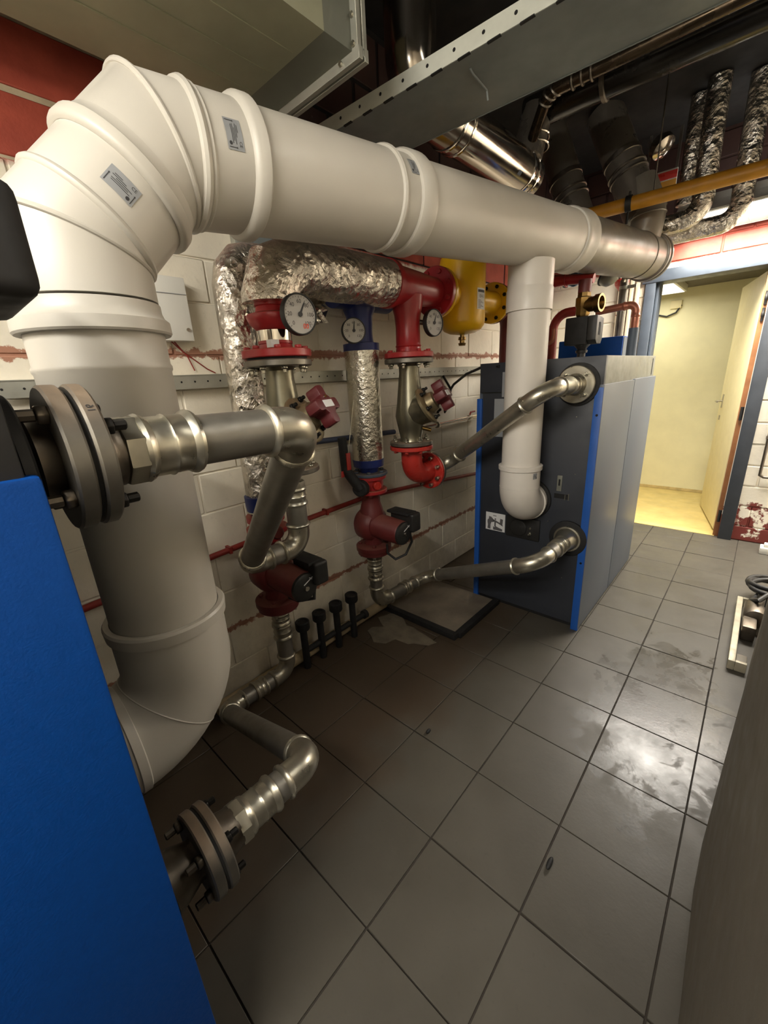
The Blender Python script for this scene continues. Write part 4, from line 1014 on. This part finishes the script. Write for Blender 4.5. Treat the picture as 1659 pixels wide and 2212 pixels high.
# ================================================================ LEFT WALL DETAILS
ch = thing('wall_channel', 'long galvanised channel rail with round holes along the left wall', 'rail', (-1.37, 1.0, 1.43))
YA, YZ = -0.60, 2.25
ob = MB().prism((-1.379, YA, 1.425), (1, 0, 0), (0, 0, 1), (0, 1, 0), [(0, 0.045), (0.04, 0.045), (0.04, 0.042), (0.003, 0.042), (0.003, 0), (0.0, 0)], YZ - YA).build('rail', m_strut, ch, smooth=False)
MB().prism((-1.3445, YA, 1.420), (1, 0, 0), (0, 0, 1), (0, 1, 0), [(0, 0), (0.003, 0), (0.003, 0.048), (0, 0.048)], YZ - YA).build('web', m_strut, ch, smooth=False)
hm = MB().lathe((0, 0, 0), (1, 0, 0), [(0, 0.0035), (0.0006, 0.0035)], 10).mesh('hole', m_hole)
y = YA + 0.03
while y < YZ:
    inst('hole', hm, ob, (-1.3413, y, 1.445)); y += 0.05
jb = thing('junction_box', 'flat white switch box on the left wall beside the white riser', 'box', (-1.38, -0.05, 1.58))
MB().box(-1.379, -1.325, -0.13, 0.0, 1.585, 1.79).build('body', m_boxw, jb, bevel=0.003)
MB().box(-1.326, -1.3225, -0.128, -0.002, 1.735, 1.737).build('seam', m_lab, jb)
MB().lathe((-1.325, -0.018, 1.622), (1, 0, 0), [(0, 0.006), (0.006, 0.006), (0.006, 0)], 12).build('lock', m_zinc, jb)
wr = thing('wire', 'thin dark wires dangling under the white switch box', 'wire', (-1.37, -0.05, 1.55))
MB().tube([(-1.36, -0.06, 1.585), (-1.368, -0.03, 1.55), (-1.37, 0.05, 1.49), (-1.37, 0.08, 1.475)], 0.0022, 6).tube([(-1.36, -0.07, 1.585), (-1.368, -0.02, 1.54), (-1.37, 0.0, 1.485)], 0.0022, 6).build('wires', m_redpaint, wr)
wp_ = thing('wall_panel', 'grey sheet metal panel on the upper wall behind the foil bends', 'panel', (-1.37, 0.5, 2.0))
MB().box(-1.378, -1.33, 0.28, 0.75, 1.86, 2.12).build('sheet', m_beamg, wp_, bevel=0.004)
an_ = MB().box(-1.378, -1.345, 0.235, 0.272, 1.84, 2.16).build('angle_strip', m_strut, wp_, bevel=0.002)
for z in (1.96, 1.88): inst('bolt', b_small, an_, (-1.345, 0.254, z), rot_to((1, 0, 0)))

rp = thing('wall_pipe', 'thin dark red pipe running along the left wall', 'pipe', (-1.35, 0.5, 0.75))
MB().tube([(-1.358, -0.66, 0.715), (-1.358, 0.3, 0.762), (-1.358, 0.85, 0.775), (-1.358, 1.3, 0.74), (-1.358, 2.1, 0.66)], 0.013, 12).build('pipe', m_redpaint, rp)
for y, z in ((0.0, 0.748), (0.55, 0.769), (1.6, 0.71)): MB().box(-1.38, -1.34, y - .006, y + .006, z - .015, z + .015).build('clip', m_redpaint, rp)
bp = thing('wall_pipe', 'slim blue grey pipe with black valve on the wall behind the foil pipe', 'pipe', (-1.35, 0.7, 1.12))
MB().tube([(-1.35, 0.42, 1.145), (-1.35, 1.12, 1.115)], 0.014, 12).build('pipe', m_bluepipe, bp)
MB().lathe((-1.35, 0.92, 1.122), (0, 1, 0), [(0, 0.018), (0.01, 0.024), (0.03, 0.024), (0.04, 0.018)], 14).build('valve', m_black, bp)
MB().tube([(-1.35, 0.94, 1.13), (-1.33, 0.94, 1.165), (-1.31, 0.96, 1.17)], 0.006, 8).build('valve_lever', m_black, bp)
cp = thing('wall_pipe', 'slim chrome pipe with small red valve beside the far boiler', 'pipe', (-1.33, 1.7, 1.12))
MB().tube([(-1.33, 1.25, 1.105), (-1.33, 2.1, 1.12)], 0.013, 12).build('pipe', m_chrome, cp)
MB().lathe((-1.33, 1.52, 1.110), (0, 1, 0), [(0, 0.018), (0.008, 0.022), (0.022, 0.022), (0.03, 0.018)], 12).build('nut', m_zinc, cp)
MB().lathe((-1.33, 1.93, 1.117), (0, 1, 0), [(0, 0.018), (0.02, 0.02), (0.04, 0.018)], 12).build('nut', m_zinc, cp)
MB().tube([(-1.33, 1.95, 1.125), (-1.32, 1.95, 1.155), (-1.31, 1.99, 1.158)], 0.006, 8).build('red_lever', m_red2, cp)
kc = thing('cable', 'black cable looping from the wall channel to the far boiler', 'cable', (-1.33, 1.9, 1.4))
MB().tube([(-1.335, 1.62, 1.415), (-1.33, 1.70, 1.33), (-1.32, 1.66, 1.22), (-1.31, 1.60, 1.19), (-1.31, 1.58, 1.26), (-1.28, 1.66, 1.36), (-1.15, 1.60, 1.42), (-0.98, 1.50, 1.455), (-0.84, 1.425, 1.45)], 0.008, 10).build('cable', m_cable, kc)
kc2 = thing('cable', 'thin dark wire hanging on the wall left of the far slanted valve', 'cable', (-1.35, 0.9, 1.3))
MB().tube([(-1.345, 1.05, 1.44), (-1.36, 0.93, 1.36), (-1.365, 0.83, 1.25)], 0.004, 8).build('cable', m_cable, kc2)

# skirting pipe and black standpipes
sk = thing('skirting_pipe', 'pale pipe along the foot of the left wall', 'pipe', (-1.35, 0.5, 0.04))
MB().tube([(-1.335, -0.2, 0.04), (-1.335, 0.93, 0.05)], 0.03, 16).build('pipe', M('grimy cream pipe', (170, 152, 120), 0.6, var=0.2, vs=12), sk)
for i, (y, nm) in enumerate(((0.270, 'nearest'), (0.378, 'second nearest'), (0.494, 'third'), (0.612, 'farthest'))):
    t = thing('standpipe', ('nearest black capped standpipe of the row by the wall foot', 'second nearest black capped standpipe of the row by the wall foot',
              'second farthest black capped standpipe of the row by the wall foot', 'farthest black capped standpipe of the row, beside the small side branch')[i], 'standpipe', (-1.285, y, 0), 'black standpipes at the wall foot')
    MB().tube([(-1.285, y, 0), (-1.285, y, 0.235)], 0.0185, 18).build('pipe', m_black2, t)
    MB().lathe((-1.285, y, 0.225), (0, 0, 1), [(0, 0.02), (0.006, 0.033), (0.012, 0.036), (0.05, 0.036), (0.054, 0.032), (0.054, 0.024), (0.048, 0.022)], 24).build('cap', m_black2, t)
    if i < 3: MB().tube([(-1.285, y + 0.01, 0.10), (-1.285, y + 0.09, 0.10)], 0.016, 14).build('link', m_black2, t)
    else: MB().lathe((-1.285, y + 0.01, 0.10), (0, 1, 0), [(0, 0.017), (0.07, 0.017), (0.072, 0.026), (0.095, 0.026)], 16).build('side_branch', m_black2, t)

# concrete pad with black rails
pd = thing('drain_slab', 'stained concrete slab edged with black rails on the floor before the far boiler', 'slab', (-1.1, 1.2, 0))
MB().box(-1.33, -0.825, 0.965, 1.425, 0.0, 0.022).build('slab', m_concrete, pd, bevel=0.003)
MB().box(-1.36, -0.80, 0.925, 0.962, 0.0, 0.035).build('rail', m_black2, pd, bevel=0.004)
MB().box(-0.822, -0.785, 0.963, 1.428, 0.0, 0.035).build('rail', m_black2, pd, bevel=0.004)
st = MB()
pts = []
for i in range(22):
    a = 2 * math.pi * i / 22; r = 0.16 * (1 + 0.35 * math.sin(3 * a + 1) + 0.15 * math.sin(7 * a))
    pts.append((r * 1.1 * math.cos(a), r * 0.75 * math.sin(a)))
st.prism((-1.12, 0.80, 0.0), (1, 0, 0), (0, 1, 0), (0, 0, 1), pts, 0.0035)
tag(st.build('mortar_splash', M('pale mortar splash', (104, 95, 80), 0.8, var=0.25, vs=14)), 'pale ragged mortar splash on the floor beside the black rail', 'splash')
crumbs = ((-0.55, 0.33, 0.014, 'dark crumb of dirt on a floor tile before the puddle side', (0.5, 1, 0.8)), (0.018, 0.165, 0.022, 'dark elongated crumb beside the long floor joint', (0.35, 1, 0.5)))
for x, y, r, lb_, sc in crumbs:
    mb = MB().sphere((0, 0, 0), r, 10, 0.7); o = mb.build('crumb', m_black2, None, loc=(x, y, r * 0.45)); o.scale = sc; tag(o, lb_, 'debris')

# ================================================================ TOP OF FAR BOILER, FAR WALL
va = thing('mixing_valve', 'brass three way valve with black actuator above the far boiler', 'valve', (-0.57, 1.9, 1.47))
MB().lathe((-0.572, 1.9, 1.47), (0, 0, 1), [(0, 0.022), (0.03, 0.022), (0.032, 0.03), (0.045, 0.032), (0.05, 0.024), (0.06, 0.03), (0.075, 0.045)], 24).build('stem', m_black, va)
MB().box(-0.655, -0.535, 1.84, 1.96, 1.545, 1.69).build('actuator', m_black2, va, bevel=0.008)
MB().prism((-0.535, 1.84, 1.545), (0, 1, 0), (0, 0, 1), (1, 0, 0), [(0.0, 0.02), (0.03, 0.0), (0.10, 0.0), (0.12, 0.03), (0.12, 0.135), (0.0, 0.145)], 0.05).build('cover', m_black, va, bevel=0.006)
MB().box(-0.486, -0.4835, 1.875, 1.905, 1.59, 1.655).build('window', m_hole, va)
MB().lathe((-0.585, 1.9, 1.69), (0, 0, 1), [(0, 0.03), (0.015, 0.038), (0.05, 0.038), (0.06, 0.044), (0.10, 0.044), (0.105, 0.036), (0.13, 0.034)], 8).build('body', m_brass, va)
MB().lathe((-0.57, 1.9, 1.752), (1, -0.15, 0), [(0, 0.038), (0.05, 0.038), (0.055, 0.046), (0.085, 0.046), (0.085, 0.034), (0.06, 0.03)], 28).build('port', m_brass, va)
MB().tube([(-0.585, 1.9, 1.815), (-0.585, 1.9, 1.88)], 0.034, 20).build('neck', m_maroon, va)
rb = thing('red_pipe', 'red pipe run joining the top of the brass valve', 'pipe', (-0.7, 1.95, 1.9))
MB().tube([(-0.55, 1.93, 1.885), (-0.68, 1.93, 1.9), (-0.76, 1.93, 1.905), (-0.82, 1.95, 1.905)], [0.024, 0.026, 0.034, 0.034], 18).build('pipe', m_red, rb)
for x in (-0.78, -0.70): MB().torus((x, 1.93, 1.903), (1, 0, 0), 0.036, 0.004, 20, 6).build('ring', m_red, rb)
MB().tube([(-0.83, 1.97, 1.90), (-0.83, 1.97, 1.72)], 0.022, 14).build('drop', m_red, rb)
rh = thing('red_elbow', 'dusty red elbow left of the black valve actuator', 'pipe elbow', (-0.75, 2.05, 1.7))
pq, _ = arc_pts((-0.80, 2.05, 1.745), (0, 0, 1), (1, 0, 0), 0.09, 8)
MB().tube([(-0.80, 2.05, 1.45)] + pq + [(-0.64, 2.05, 1.745)], 0.026, 20).build('bend', m_redpaint, rh)
sc_ = thing('copper_pipe', 'small bent copper pipe beside the white branch', 'pipe', (-0.75, 1.85, 1.55))
pq, _ = arc_pts((-0.70, 1.80, 1.565), (1, 0, 0), (0, 0, 1), 0.03, 6)
MB().tube([(-0.85, 1.80, 1.47), (-0.85, 1.80, 1.565)] + pq + [(-0.70, 1.80, 1.64)], 0.011, 12).build('pipe', m_copper, sc_)
cpp = thing('copper_pipe', 'copper pipe with elbow dropping to a grey pipe at the boiler top', 'pipe', (-0.41, 2.3, 1.5))
run(cpp, [(-0.63, 2.3, 1.752), (-0.405, 2.3, 1.768), (-0.405, 2.3, 1.63)], 0.021, 0.04, m_copper, m_copper, 0.03, 18)
MB().tube([(-0.405, 2.3, 1.47), (-0.405, 2.3, 1.635)], 0.028, 18).build('grey_pipe', m_bluegrey, cpp)
bb = thing('control_box', 'low blue control housing on the rear of the far boiler top', 'control box', (-0.7, 2.52, 1.47))
MB().box(-0.90, -0.49, 2.44, 2.58, 1.47, 1.605).build('housing', m_blue, bb, bevel=0.006)
MB().box(-0.49, -0.487, 2.45, 2.57, 1.48, 1.598).build('end_plate', m_bluegreyp, bb)
dp = thing('drop_pipe', 'dark vertical pipe with bright clamp behind the brass valve', 'pipe', (-0.58, 2.8, 1.8))
MB().tube([(-0.61, 2.8, 1.40), (-0.61, 2.8, 1.99)], 0.027, 18).build('pipe', m_blackduct, dp)
MB().lathe((-0.61, 2.8, 1.93), (0, 0, 1), [(0, 0.03), (0.02, 0.03)], 18).box(-0.59, -0.53, 2.785, 2.80, 1.93, 1.95).build('clamp', m_strut, dp)
MB().tube([(-0.61, 2.8, 1.99), (-0.61, 2.8, 2.25)], 0.02, 12).build('rod', m_blackduct, dp)
cd = thing('cable_conduit', 'group of cream vertical conduits on the far wall left of the doorway', 'conduit', (-0.75, YD, 1.0))
for x in (-0.80, -0.755, -0.715, -0.67): MB().box(x - 0.014, x + 0.014, YD - 0.026, YD - 0.003, 0.0, 2.12).build('conduit', m_conduit, cd, bevel=0.004)
for x, z in ((-0.78, 1.66), (-0.70, 1.58)): MB().lathe((x, YD - 0.03, z), (0, -1, 0), [(0, 0.016), (0.02, 0.014), (0.03, 0.008)], 10).build('tap', m_dsteel, cd)
dm = thing('vent_dome', 'blue steel dome with black rim under the grey flue end', 'vent', (-0.72, 2.1, 1.93))
MB().lathe((-0.77, 2.12, 1.96), (0.75, -0.2, -0.25), [(0, 0.05), (0.02, 0.056), (0.05, 0.058), (0.08, 0.05), (0.10, 0.03), (0.105, 0.0)], 28).build('dome', m_glass, dm)
MB().torus((-0.755, 2.115, 1.955), (0.75, -0.2, -0.25), 0.06, 0.006, 32, 8).build('rim', m_black, dm)
pn = thing('pan_cover', 'pale rounded cover with black rim under the grey flue end', 'cover', (-0.5, 2.4, 1.95))
MB().lathe((-0.60, 2.32, 1.965), (0.6, -0.1, -0.5), [(0, 0.06), (0.02, 0.064), (0.05, 0.055), (0.07, 0.03), (0.073, 0)], 28).build('shell', m_greycas, pn)
MB().torus((-0.593, 2.319, 1.959), (0.6, -0.1, -0.5), 0.066, 0.005, 32, 8).build('rim', m_black, pn)
rs = thing('red_funnel', 'small red funnel fitting near the left door frame top', 'funnel', (-0.66, 3.2, 1.98))
MB().lathe((-0.73, 3.2, 2.06), (0.2, 0, -1), [(0, 0.05), (0.03, 0.05), (0.09, 0.02), (0.19, 0.015)], 18).build('cone', m_red2, rs)
MB().tube([(-0.69, 3.2, 1.87), (-0.70, 3.19, 1.84), (-0.735, 3.19, 1.80)], 0.010, 8).build('hook', m_red2, rs)
MB().tube([(-0.74, 3.2, 2.05), (-0.78, 3.2, ZC)], 0.012, 10).build('hanger', m_blackduct, rs)
# pipe on right wall part
rpw = thing('wall_pipe', 'thin dark pipe bent on the far wall right of the doorway', 'pipe', (0.36, YD, 1.0))
MB().tube([(0.335, YD - 0.02, 1.75), (0.335, YD - 0.02, 0.56), (0.36, YD - 0.02, 0.545), (1.0, YD - 0.02, 0.545)], 0.010, 10).build('pipe', m_dsteel, rpw)
for z in (0.85, 1.25): MB().box(0.32, 0.37, YD - 0.03, YD, z - .01, z + .01).build('clip', m_dsteel, rpw)
wt = thing('white_socket', 'white plastic fitting on the floor against the far wall at the right edge', 'fitting', (0.47, 3.3, 0))
MB().box(0.43, 0.60, 3.26, 3.36, 0.0, 0.05).build('base', m_boxw, wt, bevel=0.008)
MB().box(0.45, 0.60, 3.28, 3.34, 0.05, 0.075).build('cap', m_boxw, wt, bevel=0.006)

# ================================================================ CEILING SERVICES
sd = thing('sheet_duct', 'large galvanised sheet duct hanging from the ceiling at upper left', 'duct', (-0.95, -0.3, 2.3))
mb = MB().add([(-1.20, -1.7, 2.275), (-0.714, -1.7, 2.275), (-0.736, 0.203, 2.268), (-1.215, 0.198, 2.268), (-1.20, -1.7, 2.75), (-0.714, -1.7, 2.75), (-0.736, 0.203, 2.75), (-1.215, 0.198, 2.75)],
              [(0, 1, 2, 3), (4, 7, 6, 5), (0, 4, 5, 1), (1, 5, 6, 2), (3, 2, 6, 7), (0, 3, 7, 4)])
dk = mb.build('duct_body', m_sheet, sd, smooth=False)
MB().add([(-0.736, 0.203, 2.268), (-1.215, 0.198, 2.268), (-1.225, 0.275, 2.25), (-0.715, 0.283, 2.25), (-0.736, 0.203, 2.75), (-0.715, 0.283, 2.75), (-1.225, 0.275, 2.75), (-1.215, 0.198, 2.75)],
         [(0, 1, 2, 3), (0, 3, 5, 4), (1, 7, 6, 2)]).build('transition', m_sheet2, sd, smooth=False)
for k, x in enumerate((-1.06, -0.955, -0.85)):
    MB().box(x - .002, x + .002, -1.69, 0.19, 2.2665, 2.2745).build('seam', m_sheet, dk, smooth=False)
mb = MB().box(-1.24, -0.69, 0.28, 0.295, 2.228, 2.256).box(-1.24, -0.69, 0.302, 0.317, 2.228, 2.256).box(-1.24, -0.69, 0.295, 0.302, 2.236, 2.25)
mb.box(-0.722, -0.694, 0.28, 0.295, 2.256, 2.75).box(-0.722, -0.694, 0.302, 0.317, 2.256, 2.75).box(-0.716, -0.70, 0.295, 0.302, 2.256, 2.75)
ff = mb.build('end_frame', m_strut, sd, bevel=0.001, seg=1)
for (x, z) in ((-0.708, 2.262), (-0.708, 2.32), (-0.76, 2.242)): inst('bolt', b_small, ff, (x, 0.28, z), rot_to((0, -1, 0)))

tr = thing('cable_tray', 'pale perforated steel tray spanning the ceiling diagonally above the white duct', 'tray', (-0.4, 0.7, 2.3))
xa, xb = -1.37, 0.9
def ty(x): return 0.545 + (x + 1.1) * 0.055
dx_ = V(xb - xa, ty(xb) - ty(xa), 0).normalized()
c0 = V((xa + xb) / 2, ty((xa + xb) / 2), 2.3125); LT = xb - xa
nx = V(-dx_.y, dx_.x, 0)
face = MB().obox(c0, dx_, nx, (0, 0, 1), LT, 0.004, 0.046).build('side_rail', m_beamw, tr, smooth=False)
MB().obox(c0 + nx * 0.15 + V(0, 0, -0.022), dx_, nx, (0, 0, 1), LT, 0.30, 0.003).build('tray_floor', m_beamg, tr, smooth=False)
MB().obox(c0 + nx * 0.30, dx_, nx, (0, 0, 1), LT, 0.004, 0.05).build('side_rail', m_beamg, tr, smooth=False)
hm2 = MB().lathe((0, 0, 0), (0, -1, 0), [(0, 0.005), (0.0006, 0.005)], 12).mesh('hole', m_hole)
x = xa + 0.05
while x < xb:
    inst('hole', hm2, face, (x, ty(x) - 0.0022, 2.315)); x += 0.092
x = xa + 0.08; mb = MB()
while x < xb:
    mb.box(x - .02, x + .02, ty(x) - .003, ty(x) + 0.006, 2.2875, 2.2905); x += 0.092
mb.build('edge_slots', m_hole, face, smooth=False)
MB().tube([(-0.566, 0.63, 2.289), (-0.567, 0.65, 2.283), (-0.572, 0.745, 2.280), (-0.573, 0.755, 2.258)], 0.003, 8).build('tie', m_beamg, tr)

cf = thing('chrome_flue', 'polished stainless flue pipe under the ceiling behind the pale tray', 'flue pipe', (-0.917, 1.4, 2.42))
CXF, CZF, RC = -0.917, 2.425, 0.098
MB().tube([(CXF, 0.9, CZF), (CXF, 1.70, CZF)], RC, 40).build('pipe', m_stainless, cf)
for y in (1.04, 1.10, 1.70, 1.76): MB().lathe((CXF, y, CZF), (0, 1, 0), [(0, RC), (0.003, RC + .006), (0.012, RC + .007), (0.018, RC + .002), (0.022, RC)], 40).build('band', m_chrome, cf)
MB().lathe((CXF, 1.06, CZF), (0, 1, 0), [(0, RC + .002), (0.04, RC + .002)], 40).build('clamp_band', m_stainless, cf)
MB().lathe((CXF, 1.70, CZF), (0, 1, 0), [(0, RC), (0.12, RC), (0.125, RC - .01), (0.125, 0)], 40).build('end_cap', m_stainless, cf)
pc, _ = arc_pts((CXF, 0.80, CZF), (0, -1, 0), (0, 0, 1), 0.12, 8)
MB().tube([(CXF, 0.95, CZF)] + pc + [(CXF, 0.80, 2.94)], RC - 0.004, 36).build('bend', m_stainless, cf)
MB().tube([(CXF + .03, 1.74, CZF + 0.05), (CXF + .05, 1.80, 2.69)], 0.078, 30).build('riser', m_blackduct, cf)
for z in (2.53, 2.57): MB().torus((CXF + .045, 1.775, z), (0.03, 0.06, 1), 0.08, 0.005, 30, 6).build('band', m_stainless, cf)
MB().obox((-0.83, 1.55, 2.35), (0, 1, 0), (0.6, 0, -0.6), (0.6, 0, 0.6), 0.03, 0.002, 0.02).build('sticker', m_bluegreyp, cf)

bd_ = thing('black_duct', 'wide black duct pipe running across under the dark ceiling', 'duct', (0.2, 1.8, 2.69))
MB().tube([(-0.92, 1.8, 2.69), (1.6, 1.86, 2.69)], 0.072, 32).build('pipe', m_blackpipe, bd_)
for x in (-0.56, 0.45): MB().lathe((x, 1.808, 2.69), (1, 0.02, 0), [(0, 0.072), (0.004, 0.08), (0.02, 0.08), (0.024, 0.072)], 32).build('band', m_dsteel, bd_)
sp = thing('steel_pipe', 'thin brownish steel pipe with ribbed elbow above the black duct', 'pipe', (0.0, 1.6, 2.64))
pr_, _ = arc_pts((-0.73, 1.6, 2.64), (0.13, -0.12, 0.12), (1, 0, 0), 0.09, 8)
MB().tube([(-0.86, 1.72, 2.52)] + pr_ + [(1.5, 1.6, 2.64)], 0.027, 18).build('pipe', M('brown steel', (78, 66, 52), 0.25, 0.85, var=0.2), sp)
for i, p in enumerate([pr_[1], pr_[4], pr_[7], V(-0.62, 1.6, 2.64), V(-0.58, 1.6, 2.64), V(-0.54, 1.6, 2.64)]):
    MB().torus(p, (pr_[min(i + 1, 8)] - pr_[min(i, 7)]) if i < 3 else (1, 0, 0), 0.029, 0.006, 20, 6).build('rib', m_dsteel, sp)
cn = thing('black_conduit', 'black pipe close under the ceiling at the upper right', 'duct', (0.4, 1.2, 2.8))
MB().tube([(-0.6, 1.1, 2.84), (1.6, 1.2, 2.84)], 0.06, 24).build('pipe', m_blackpipe, cn)
MB().lathe((0.2, 1.136, 2.84), (1, 0.04, 0), [(0, 0.06), (0.004, 0.067), (0.03, 0.067), (0.034, 0.06)], 24).build('band', m_dsteel, cn)

def dark_flue(P, Q, r, label):
    t = thing('dark_flue', label, 'flue pipe', Q)
    P, Q = V(P), V(Q); d = (P - Q).normalized(); Ln = (P - Q).length
    MB().tube([Q, P], r, 32).build('pipe', m_blackduct, t)
    for s_ in (0.36, 0.41): MB().lathe(Q + d * (Ln * s_), d, [(0, r), (0.004, r + .006), (0.014, r + .006), (0.018, r)], 32).build('band', m_dsteel, t)
    cl = MB().lathe(Q + d * (Ln * 0.52), d, [(0, r), (0.003, r + .004), (0.03, r + .004), (0.033, r)], 32).build('clamp', m_dsteel, t)
    return t
dark_flue((-1.10, 2.5, 2.94), (-0.80, 2.5, 2.20), 0.10, 'left one of two dark slanting flue pipes behind the ochre gas pipe')
dark_flue((-0.80, 2.64, 2.94), (-0.505, 2.62, 2.31), 0.105, 'right one of two dark slanting flue pipes above the grey elbow')

gp = thing('gas_pipe', 'ochre yellow gas pipe crossing in front of the doorway wall', 'pipe', (0.2, 2.3, 2.3))
MB().tube([(-1.3, 2.26, 2.30), (1.6, 2.40, 2.30)], 0.036, 22).build('pipe', m_yellow2, gp)
cl = MB().lathe((-0.525, 2.29, 2.30), (1, 0.05, 0), [(0, 0.036), (0.0, 0.041), (0.03, 0.041), (0.03, 0.036)], 22).build('clamp', m_black, gp)
MB().tube([(-0.51, 2.29, 2.34), (-0.51, 2.29, 2.36)], 0.006, 8).build('bolt_head', m_dbolt, cl)
MB().tube([(-0.395, 2.31, 2.33), (-0.395, 2.31, 2.94)], 0.004, 8).build('hanger_rod', m_dsteel, gp)
MB().tube([(-0.51, 2.29, 2.262), (-0.51, 2.285, 2.20)], 0.006, 8).build('bolt_tail', m_dbolt, cl)

def foil_elbow(x, y, zt, zb, xl, r, label):
    t = thing('foil_duct', label, 'duct', (x, y, zb), 'foil elbows under the ceiling by the doorway lamp')
    pe_, _ = arc_pts((x, y, zb), (0.01, 0, -1), (-1, 0, 0.0), 0.10, 8)
    MB().tube([(x - 0.01, y, zt)] + pe_ + [(xl, y, zb)], r, 30).build('insulation', m_foil, t)
    return t
foil_elbow(-0.225, 2.78, 2.94, 2.262, -0.50, 0.058, 'wrinkled foil elbow duct left, nearest the white flue end')
foil_elbow(-0.045, 2.905, 2.94, 2.225, -0.40, 0.056, 'wrinkled foil elbow duct right, nearest the lit lamp')
t = thing('foil_duct', 'straight foil duct hanging behind the left foil elbow', 'duct', (-0.335, 2.9, 2.38), 'foil elbows under the ceiling by the doorway lamp')
MB().tube([(-0.335, 2.9, 2.94), (-0.335, 2.9, 2.38)], 0.05, 26).build('insulation', m_foil, t)
so = thing('striped_board', 'narrow board with red and orange stripes behind the gas pipe', 'board', (-0.6, 3.2, 2.5))
MB().box(-0.66, -0.46, 3.22, 3.235, 2.585, 2.71).build('board', m_beamw, so)
for x in (-0.65, -0.47): MB().box(x - .008, x + .008, 3.222, 3.234, 2.71, ZC).build('hanger_strip', m_blackduct, so)
MB().box(-0.66, -0.46, 3.216, 3.2199, 2.653, 2.70).build('red_stripe', m_red2, so)
MB().box(-0.66, -0.46, 3.216, 3.2199, 2.598, 2.645).build('orange_stripe', m_yellow2, so)
hb_ = thing('chrome_hood', 'small chrome bowl hanging between dark flue and foil duct', 'hood', (-0.5, 2.7, 2.7))
MB().lathe((-0.50, 2.75, 2.72), (0.5, -0.2, -0.6), [(0, 0.05), (0.03, 0.07), (0.06, 0.066), (0.08, 0.03), (0.083, 0)], 24).build('bowl', m_stainless, hb_)

# ================================================================ RIGHT SIDE
cb_ = thing('cabinet', 'grey brown cabinet close at the right edge', 'cabinet', (0.8, 0.2, 0))
poly = [(0.372, -1.7), (0.356, 0.05), (0.348, 0.36), (0.352, 0.52), (0.378, 0.89), (0.404, 1.2), (0.43, 1.65), (0.452, 1.96), (1.2, 1.96), (1.2, -1.7)]
MB().prism((0, 0, 0.004), (1, 0, 0), (0, 1, 0), (0, 0, 1), poly, 1.2).build('shell', m_cab, cb_)
pf = thing('pump_frame', 'pale metal floor frame holding a small grey motor beside the right cabinet', 'pump', (0.4, 1.9, 0))
mb = MB().box(0.345, 0.372, 1.545, 2.30, 0.0, 0.05).box(0.372, 0.415, 1.545, 1.565, 0.0, 0.05).box(0.372, 0.60, 2.28, 2.30, 0.0, 0.05).box(0.58, 0.60, 2.0, 2.28, 0.0, 0.05)
mb.build('frame', M('pale worn metal', (176, 168, 146), 0.5, 0.2, var=0.2, vs=14), pf, bevel=0.004)
MB().box(0.374, 0.415, 1.57, 1.66, 0.0, 0.03).build('bracket', m_cab, pf, bevel=0.004)
MB().lathe((0.43, 1.99, 0.07), (0, 1, 0), [(0, 0.03), (0.005, 0.05), (0.02, 0.055), (0.17, 0.055), (0.18, 0.05), (0.18, 0)], 26).build('motor', m_dsteel, pf)
MB().box(0.378, 0.436, 1.86, 1.99, 0.0, 0.085).build('gear_case', m_dsteel, pf, bevel=0.01)
ho = thing('hose_coil', 'coiled grey black hose lying above the floor frame', 'hose', (0.5, 2.4, 0))
pts = []
for i in range(64):
    a = i / 64 * 2 * math.pi * 3.2; k = i / 64
    pts.append((0.515 + (0.14 - 0.02 * k) * math.cos(a), 2.44 + 0.13 * math.sin(a) - 0.12 * k, 0.07 + 0.10 * k + 0.03 * math.sin(a * 0.7)))
MB().tube(pts, 0.014, 10).build('hose', m_cable, ho)
MB().tube([(0.44, 2.30, 0.10), (0.40, 2.16, 0.10), (0.43, 2.08, 0.15), (0.47, 2.16, 0.17), (0.46, 2.02, 0.09)], 0.012, 10).build('loop', m_cable, ho)
